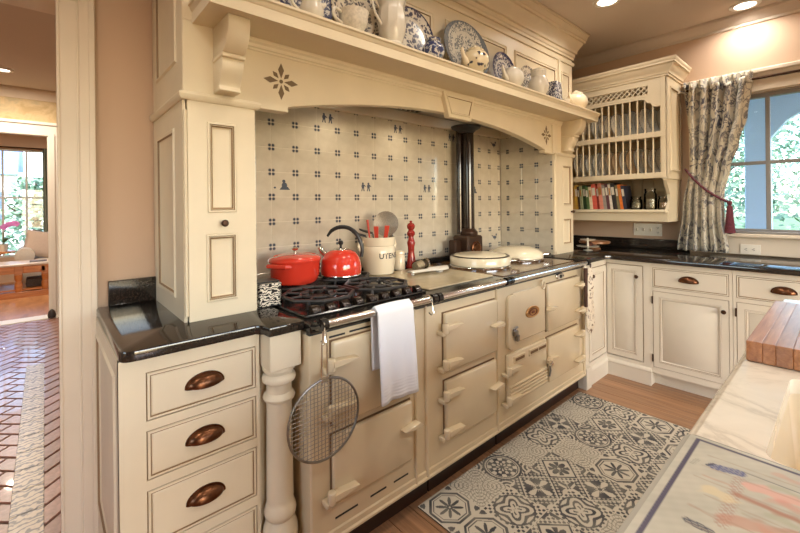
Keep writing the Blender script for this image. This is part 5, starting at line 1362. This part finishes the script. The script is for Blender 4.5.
def grid_obj(name, V, Fq, C, mat_, parent):
    me = bpy.data.meshes.new(name); me.vertices.add(len(V)); me.vertices.foreach_set('co', V.astype(np.float32).ravel())
    me.loops.add(Fq.size); me.loops.foreach_set('vertex_index', Fq.astype(np.int32).ravel()); me.polygons.add(len(Fq))
    me.polygons.foreach_set('loop_start', np.arange(0, Fq.size, 4, dtype=np.int32)); me.update(calc_edges=True)
    at = me.color_attributes.new('print', 'FLOAT_COLOR', 'POINT'); C4 = np.concatenate([C, np.ones((len(C), 1))], 1).astype(np.float32); at.data.foreach_set('color', C4.ravel())
    me.materials.append(mat_); o = bpy.data.objects.new(name, me); COL.objects.link(o); o.parent = parent; return o
P = np.stack([GX.ravel(), GY.ravel()], 1); rs = np.random.RandomState(4)
C = np.tile(np.array(srgb(174, 168, 150)), (len(P), 1))
def nz(f, s): return np.sin(P[:, 0]*f+s)*np.sin(P[:, 1]*f*1.3+s*2)+.6*np.sin(P[:, 0]*f*2.3+P[:, 1]*f*1.7+s*3)
C *= (1+.06*nz(28, 1)+.035*nz(190, 3))[:, None]
def paint(mask, c, k=1.0):
    global C
    w_ = np.clip(mask, 0, 1)[:, None]*k; C = C*(1-w_)+np.array(srgb(*c))*w_
soft = lambda d, r, e=.0012: np.clip((r-d)/e, 0, 1)
for off in (0, -.30, ):
    for sgn in ((0,) if off == 0 else (0,)):
        pass
X_, Y_ = P[:, 0], P[:, 1]
for xc_ in (.66, .39):
    # woven column and smears repeat along the board
    d = segd(P, (xc_-.06, .105), (xc_+.055, .104)); paint(soft(d, .009, .004)*(.5+.5*np.sign(np.sin(X_*900)*np.sin(Y_*900))), (150, 110, 96), .6)
    for (a, b_, r, c, kk) in (((.05, .091), (.055, .03), .012, (206, 150, 132), .75), ((.016, .102), (.012, .02), .007, (150, 92, 62), .8), ((.03, .139), (.032, .106), .0035, (168, 116, 92), .7), ((-.05, .138), (-.055, .108), .003, (150, 104, 80), .7),
                                ((-.045, .1), (-.01, .02), .013, (176, 112, 84), .55), ((.0, .128), (.0, .11), .012, (206, 186, 140), .6), ((-.02, .09), (-.02, -.02), .004, (140, 120, 96), .5), ((.04, .06), (.04, -.1), .008, (190, 130, 110), .5)):
        d = segd(P, (xc_+a[0], a[1]), (xc_+b_[0], b_[1])); paint(soft(d*(1+.25*nz(160, 2)), r, .005), c, kk)
    d = segd(P, (xc_+.064, .134), (xc_+.072, .107)); paint(soft(d, .0085, .001)*(.45+.55*(np.sin(X_*1100)*np.sin(Y_*1100) > -.1)), (62, 70, 116), .95)
    d = segd(P, (xc_+.060, .142), (xc_+.070, .136)); paint(soft(d, .0025), (40, 40, 60))
    d = segd(P, (xc_+.08, .103), (xc_+.079, .0)); paint(soft(d, .0016), (70, 76, 80), .9)
    d = segd(P, (xc_-.082, .133), (xc_-.083, .112)); paint(soft(d, .006, .001)*(.4+.6*(np.sin(X_*1300+Y_*400) > -.2)), (44, 48, 64), .95)
    d = segd(P, (xc_-.115, .128), (xc_-.10, .10)); paint(soft(d, .007, .001)*(.4+.6*(np.sin(X_*900+Y_*1200) > -.2)), (58, 64, 66), .9)
    d = segd(P, (xc_+.05, .158), (xc_+.066, .154)); paint(soft(d, .004)*(np.sin(X_*1500) > 0), (110, 110, 104), .6)
for xk in np.arange(.33, .79, .035):
    d = segd(P, (xk, .15-.02*((xk*31) % 1)), (xk+.012, -.2)); paint(soft(d*(1+.3*nz(120, xk*9)), .0022, .003), (136, 104, 82), .55)
    d = segd(P, (xk+.016, .07), (xk+.010, .0)); paint(soft(d*(1+.4*nz(140, xk*5)), .008, .006), (186, 128, 104) if int(xk*1000) % 2 else (150, 150, 120), .45)
bord = np.minimum.reduce([np.abs(Y_-.166)+(X_ > .791)*9, np.abs(X_-.789)+(Y_ > .168)*9, np.abs(Y_+.236), np.abs(X_-.318)]); paint(soft(bord*(1+.12*np.sin(X_*900)), .0034), (46, 36, 68), .97)
grid_obj('printed_picture', V, Fq, C, vcol('board_print', .38), gb)

# ================================================================== RUG
RX0, RX1, RY0, RY1 = 1.205, 2.775, .44, 1.262
nx, ny = 560, 300
rx = np.linspace(RX0, RX1, nx+1); ry = np.linspace(RY0, RY1, ny+1); GX, GY = np.meshgrid(rx, ry, indexing='ij'); X_, Y_ = GX.ravel(), GY.ravel()
S = .1963; ux_ = (X_-RX0)/S; uy_ = (RY1-Y_)/S; ci = np.floor(ux_).astype(int); cj = np.floor(uy_).astype(int); fx = ux_-ci-.5; fy = uy_-cj-.5
r = np.hypot(fx, fy); th = np.arctan2(fy, fx); ax_, ay_ = np.abs(fx), np.abs(fy); ch = np.maximum(ax_, ay_); di = ax_+ay_
line = lambda d, w_: (np.abs(d) < w_).astype(float)
star = lambda k, a, b_: (r < a+b_*np.cos(k*th)).astype(float)
q_ = np.hypot(ax_-.5, ay_-.5); qt = np.arctan2(ay_-.5, ax_-.5)
petal = lambda rr, tt, k, a, b_: (rr < a+b_*np.cos(k*tt)).astype(float)
fine = (np.sin(fx*46)*np.sin(fy*46) > .1).astype(float)
scroll = (np.sin(r*38+3*np.cos(4*th)) > .15).astype(float)
def T0():  # linked octagons with eight-petal flowers
    oct_ = np.maximum(ch, di*.72); v = line(oct_-.43, .028)*1.0; v = np.maximum(v, line(oct_-.36, .010)); v = np.maximum(v, petal(r, th, 8, .19, .12)*(r > .06)*(np.abs(np.cos(4*th)) > .25)); v = np.maximum(v, line(r-.045, .02)); v = np.maximum(v, (di > .72)*(q_ > .05)*(q_ < .17)*(np.cos(4*qt) < .5)); return v
def T1():  # framed diamond on a dense ground
    v = ((di < .48) & (di > .42)).astype(float); v = np.maximum(v, (di > .50)*np.maximum(petal(q_, qt, 4, .20, .10)*(q_ > .07), fine*.9)); v = np.maximum(v, (di < .36)*np.maximum(petal(r, th, 4, .17, .10)*(r > .04), (np.cos(4*th+PI) > .55)*(r > .1))); return v
def T2():  # mandala
    v = line(r-.46, .028); v = np.maximum(v, line(r-.39, .014)); v = np.maximum(v, (r < .36)*(np.cos(8*th)*np.cos(r*30) > -.12)); v = np.maximum(v, (r < .06)*1.0); v = np.maximum(v, (r > .49)*(np.sin(q_*60) > -.2)); return v
def T3():  # pale scroll work
    v = line(np.sin(r*34+3*np.cos(4*th)), .36)*.7; v = np.maximum(v, line(np.sin(q_*30+2*np.cos(4*qt)), .30)*.65); return v
def T4():  # dark ground with pale flowers
    v = np.ones_like(r); v *= 1-petal(r, th, 4, .21, .13)*(r > .05)*(np.abs(np.sin(4*th)) < .93); v *= 1-petal(q_, qt, 4, .17, .09)*(q_ > .05); v *= 1-line(di-.5, .018); v *= 1-(fine*(r > .30)*(q_ > .22)*.8); return v
def T5():  # dense floral
    v = np.maximum(scroll*(r < .42), (r > .44)*fine); v = np.maximum(v, line(r-.43, .02)); v *= 1-petal(r, th, 6, .10, .05)*(r > .03); v *= 1-line(ch-.49, .012); return v
TT = np.stack([T0(), T1(), T2(), T3(), T4(), T5()])
lay = [[0, 3, 2, 3, 5, 4, 3, 2], [0, 5, 4, 1, 3, 2, 1, 5], [5, 1, 5, 4, 0, 5, 4, 0], [2, 4, 3, 5, 4, 1, 0, 5], [1, 4, 2, 3, 5, 0, 4, 1]]
lay = np.array(lay); k_ = lay[np.clip(cj, 0, 4), np.clip(ci, 0, 7)]
val = TT[k_, np.arange(len(r))]*.96
val = np.clip(val*(.88+.12*np.sin(X_*41)*np.sin(Y_*37)), 0, 1)
c0 = np.array(srgb(194, 186, 168)); c1 = np.array(srgb(40, 43, 52)); C = c0+(c1-c0)*val[:, None]
rug = thing('rug', 'black and cream patchwork tile-pattern rug in front of the cooker', 'rug', ((RX0+RX1)/2, (RY0+RY1)/2, 0))
idx = np.arange((nx+1)*(ny+1)).reshape(nx+1, ny+1); Fq = np.stack([idx[:-1, :-1], idx[1:, :-1], idx[1:, 1:], idx[:-1, 1:]], -1).reshape(-1, 4)
V = np.stack([X_-(RX0+RX1)/2, Y_-(RY0+RY1)/2, np.full(len(X_), .0062)], 1)
grid_obj('woven_top', V, Fq, C, vcol('rug_print', .95), rug)
M().box(RX0, RX1, RY0, RY1, .0008, .0060, .001).build('backing', plain('rug_backing', srgb(70, 66, 62), .95, var=.1), rug)
# ================================================================== CORNER WORKTOP THINGS
ts = thing('tiered_stand', 'small two-tier white cake stand in the far worktop corner', 'cake stand', (3.43, 1.475, .9185))
M().lathe([(0, 0), (.04, 0), (.035, .006), (.008, .014), (.008, .03), (.085, .034), (.09, .040), (.009, .038), (.009, .085), (.058, .089), (.062, .095), (.008, .093), (.008, .104), (0, .107)], seg=28).build('stand', CHINA, ts, local=True)
M().lathe([(0, .039), (.026, .039), (.030, .052), (.018, .068), (0, .072)], (.03, .0, 0), 16).build('bun', plain('brown_cake', srgb(92, 52, 40), .7, var=.2, scale=40), ts, local=True)
rb = thing('round_board', 'round brown wooden board raised on a foot in the worktop corner', 'board', (3.60, 1.49, .9185))
M().lathe([(0, 0), (.05, 0), (.045, .010), (.016, .016), (.016, .045), (.12, .050), (.125, .056), (.125, .066), (.12, .068), (0, .068)], seg=36).build('turned_board', BUTCHER, rb, local=True)
# ================================================================== RECESSED DOWNLIGHTS
nm = {0: 'recessed ceiling downlight nearest the kitchen window', 1: 'recessed ceiling downlight next to the mantel cornice'}
for i, (x, y) in enumerate(CANS):
    c = thing('recessed_downlight', nm.get(i, 'recessed ceiling downlight out of view, %s along the kitchen ceiling' % ORD[i]), 'downlight', (x, y, CEIL), 0, 'recessed kitchen downlights')
    M().lathe([(.062, -.001), (.062, -.006), (.085, -.006), (.090, -.001)], seg=36, close=False).build('trim_ring', WHITEP, c, local=True)
    M().lathe([(0, -.003), (.061, -.003), (.062, -.0005), (0, -.0005)], seg=28).build('lens', LENS, c, local=True)
    d = bpy.data.lights.new('downlight', 'AREA'); d.shape = 'DISK'; d.size = .12; d.energy = CAN_W; d.color = CAN_COL; d.spread = math.radians(150)
    o = bpy.data.objects.new('downlight', d); COL.objects.link(o); o.parent = c; o.location = (0, 0, -.012)
# ================================================================== ROOM BEYOND THE DOORWAY
for (x, y, e, lb) in ((-.30, 5.7, 30, 'recessed downlight in the passage ceiling beyond the doorway'), (-.5, 3.6, 32, 'added fill downlight in passage nearer the doorway, out of view'), (-.4, 8.2, 55, 'added fill downlight in the living room ceiling, out of view')):  # the two out of view are added to light the far rooms
    c = thing('recessed_downlight', lb, 'downlight', (x, y, 2.75)); M().lathe([(.05, -.001), (.05, -.02), (.075, -.02), (.080, -.001)], seg=28, close=False).build('trim_ring', WHITEP, c, local=True); M().lathe([(0, -.012), (.05, -.012), (.05, -.0005), (0, -.0005)], seg=24).build('lens', LENS, c, local=True)
    d = bpy.data.lights.new('downlight', 'AREA'); d.shape = 'DISK'; d.size = .12; d.energy = e; d.color = (1, .84, .66); o = bpy.data.objects.new('downlight', d); COL.objects.link(o); o.parent = c; o.location = (0, 0, -.03)
tb_ = thing('pine_bench_table', 'long pine coffee table with a drawer and slatted shelf in the room beyond', 'table', (-.45, 8.5, 0))
tx0, tx1, ty0, ty1, tz = -1.05, .055, 8.22, 8.82, .50
M().box(tx0, tx1, ty0, ty1, tz-.03, tz, .004).build('top', plain('worn_table_top', srgb(196, 176, 156), .3, var=.08), tb_)
for x in (tx0+.06, -.30, tx1-.055):
    for y in (ty0+.045, ty1-.045):
        if x == -.30 and y > 8.5: continue
        M().lathe([(.042, 0), (.045, .05), (.03, .07), (.044, .10), (.046, .20), (.032, .24), (.044, .27), (.046, .34)], (x, y, 0), 16).build('leg', PINE, tb_); M().box(x-.045, x+.045, y-.045, y+.045, .33, tz-.03, .003).build('leg_block', PINE, tb_)
M().box(tx0+.02, tx1-.02, ty0+.012, ty0+.035, .36, tz-.03, .002).build('apron', PINE, tb_); M().box(tx0+.02, tx1-.02, ty1-.035, ty1-.012, .36, tz-.03, .002).build('apron', PINE, tb_)
dr_ = M().box(-.24, .0, ty0, ty0+.014, .375, .455, .003).build('drawer', PINE, tb_)
M().box(tx0+.02, tx1-.02, ty0+.02, ty1-.02, .10, .125, .003).build('shelf', PINE, tb_); M().box(tx0, tx1, ty0, ty0+.05, .0, .085, .003).build('plinth_rail', PINE, tb_)
bsk = M().box(-.12, .12, -.14, .14, 0, .13, .01); solo(bsk, 'storage_box', plain('dark_woven_box', srgb(70, 60, 54), .8, var=.35, scale=50), 'dark woven box on the lower shelf of the pine table', 'box', (-.10, 8.5, .126))
solo(M().box(-.10, .10, -.07, .07, 0, .014, .002), 'magazine', plain('dark_cover', srgb(74, 74, 80), .4, var=.2), 'dark magazine lying on the pine table top', 'magazine', (-.08, 8.5, .501))
SOFA = plain('sofa_fabric', srgb(206, 196, 182), .95, var=.05, scale=40)
sf = thing('sofa', 'pale slip-covered sofa with rolled arm below the far window', 'sofa', (.35, 9.4, 0))
M().box(-.32, 1.5, 9.05, 9.95, .08, .46, .05).build('seat', SOFA, sf, smooth=50)
M().box(-.05, 1.5, 9.72, 10.0, .40, .86, .07).build('backrest', SOFA, sf, smooth=50)
q = M(); q.lathe([(0, -.45), (.11, -.45), (.125, -.43), (.125, .44), (0, .45)], (-.25, 9.5, .545), 24, rot=Matrix.Rotation(PI/2, 3, 'X')); q.box(-.34, -.16, 9.06, 9.94, .06, .55, .02); q.build('arm', SOFA, sf, smooth=50)
for x in (-.28, 1.42): M().lathe([(.02, 0), (.03, .08)], (x, 9.1, 0), 12).build('foot', PINE, sf)
def cushion(lbl, loc, s, rot, m):
    q = M(); q.grid(lambda u, v: (s*(u-.5), .5*.16*((1-(2*u-1)**4)*(1-(2*v-1)**4))**.6, s*(v-.5)), 14, 14); q.grid(lambda u, v: (s*(u-.5), -.5*.16*((1-(2*u-1)**4)*(1-(2*v-1)**4))**.6, s*(v-.5)), 14, 14)
    return solo(q, 'cushion', m, lbl, 'cushion', loc, 'cushions on the far sofa', rot, smooth=70)
cushion('taupe square cushion leaning on the sofa arm', (-.04, 9.45, .70), .46, (-.35, .25, .15), plain('taupe_linen', srgb(186, 166, 150), .95, var=.05, scale=50))
cushion('white cushion behind the taupe one on the sofa', (.30, 9.60, .74), .46, (-.25, -.2, 0), plain('white_cotton', srgb(226, 222, 216), .95, var=.04, scale=50))
st2 = thing('side_table', 'small round pine side table carrying the orchid', 'table', (-.62, 9.3, 0))
M().lathe([(0, .60), (.25, .60), (.26, .612), (.25, .63), (0, .63)], seg=28).build('top', PINE, st2, local=True); M().lathe([(.14, 0), (.10, .03), (.03, .06), (.04, .3), (.03, .5), (.10, .59)], seg=20).build('pedestal', PINE, st2, local=True); M().lathe([(.0, .42), (.17, .42), (.17, .44), (0, .44)], seg=24).build('tier', PINE, st2, local=True)
oc_ = thing('potted_orchid', 'pink orchid in a pale pot on the side table', 'orchid', (-.52, 9.2, .631))
M().lathe([(0, 0), (.06, 0), (.075, .12), (.08, .125), (.07, .12), (.0, .11)], seg=20).build('pot', CHINA, oc_, local=True)
LG = plain('orchid_leaf', srgb(64, 96, 52), .5, var=.15)
for k in range(5):
    a = k*1.3; q = M(); q.grid(lambda u, v: ((.02+.2*u)*math.cos(a)+(v-.5)*.06*math.sin(PI*u)*-math.sin(a), (.02+.2*u)*math.sin(a)+(v-.5)*.06*math.sin(PI*u)*math.cos(a), .12+.10*math.sin(u*2.2)), 8, 3); o = q.build('leaf', LG, oc_, local=True); sm = o.modifiers.new('t', 'SOLIDIFY'); sm.thickness = .003
M().tube([(0, 0, .11), (.02, -.02, .3), (.08, -.04, .46), (.16, -.06, .50)], .005, 8).build('stem', LG, oc_, local=True)
PINK = plain('orchid_pink', srgb(198, 120, 190), .6, var=.1)
for k in range(6):
    cxx, cyy, czz = .02+.03*k, -.03-.006*k, .40+.03*k-.004*k*k
    q = M()
    for p_ in range(5):
        a = p_*2*PI/5; q.lathe([(0, -.004), (.02, 0), (0, .004)], (cxx+.026*math.cos(a), cyy-.02, czz+.026*math.sin(a)), 10, rot=Matrix.Rotation(PI/2, 3, 'X'))
    q.build('flower', PINK, oc_, local=True)
dp = thing('drape', 'dark green drape at the right side of the far window', 'curtain', (.06, 10.0, .1))
q = M(); q.grid(lambda u, v: (-.02+.10*u+.05*v*u, 10.02+.03*math.sin(u*16), 2.45-2.3*v), 24, 12); o = q.build('cloth', plain('drape_fabric', srgb(128, 134, 120), .9, var=.2, scale=30), dp); sm = o.modifiers.new('t', 'SOLIDIFY'); sm.thickness = .004
M().tube([(-1.4, 10.03, 2.44), (.15, 10.03, 2.44)], .012, 10).build('rod', DARKBRONZE, dp)
dst = M().lathe([(0, 0), (.035, 0), (.04, .03), (.03, .075), (.012, .095), (0, .1)], seg=18); solo(dst, 'door_stop', plain('black_iron', (.03, .025, .025), .5, var=.2), 'small black iron door stop on the floor by the far casing', 'door stop', (.055, 6.40, .013))
# neighbouring house beyond the far window
hs = thing('house', 'white clapboard house with blue-grey roof seen through the far window', 'house', (-1.5, 20, 0))
CLAP = plain('clapboard', srgb(232, 234, 238), .7, var=.03); SLATE = plain('slate_roof', srgb(120, 146, 190), .7, var=.08, scale=4)
M().box(-6, 2.5, 20, 26, -.5, 2.6).build('wall', CLAP, hs)
for k in range(18): M().box(-6.02, 2.52, 19.97, 20.02, -.4+k*.17, -.4+k*.17+.155, .004).build('clapboard', CLAP, hs)
M().prism([(19.6, 2.55), (23, 5.4), (26.4, 2.55)], -6.3, -.70, axis='x').build('roof', SLATE, hs)
M().prism([(-.7, 2.5), (2.7, 2.5), (1.0, 4.4)], 19.9, 26, axis='y').build('gable', CLAP, hs)
for (x0, x1, z0, z1) in ((-1.6, -1.0, .6, 2.0), (.0, .6, .6, 2.0)):
    wn_ = M(); wn_.frame(x0, x1, z0, z1, 19.93, 20.0, [(x0+.06, x1-.06, z0+.06, (z0+z1)/2-.02), (x0+.06, x1-.06, (z0+z1)/2+.02, z1-.06)]); o = wn_.build('window', WHITEP, hs); M().box(x0+.05, x1-.05, 19.955, 19.96, z0+.05, z1-.05).build('pane', plain('far_pane', srgb(90, 104, 120), .1, var=0) if 'far_pane' not in MATS else MATS['far_pane'], o)
struct(M().box(-30, 4.0, 10.3, 60, -.7, -.5).build('ground_yard', GRASS))
tree('green shrub outside the far window', -.15, 13.5, 2.6, .9, 1, 1200, .09)
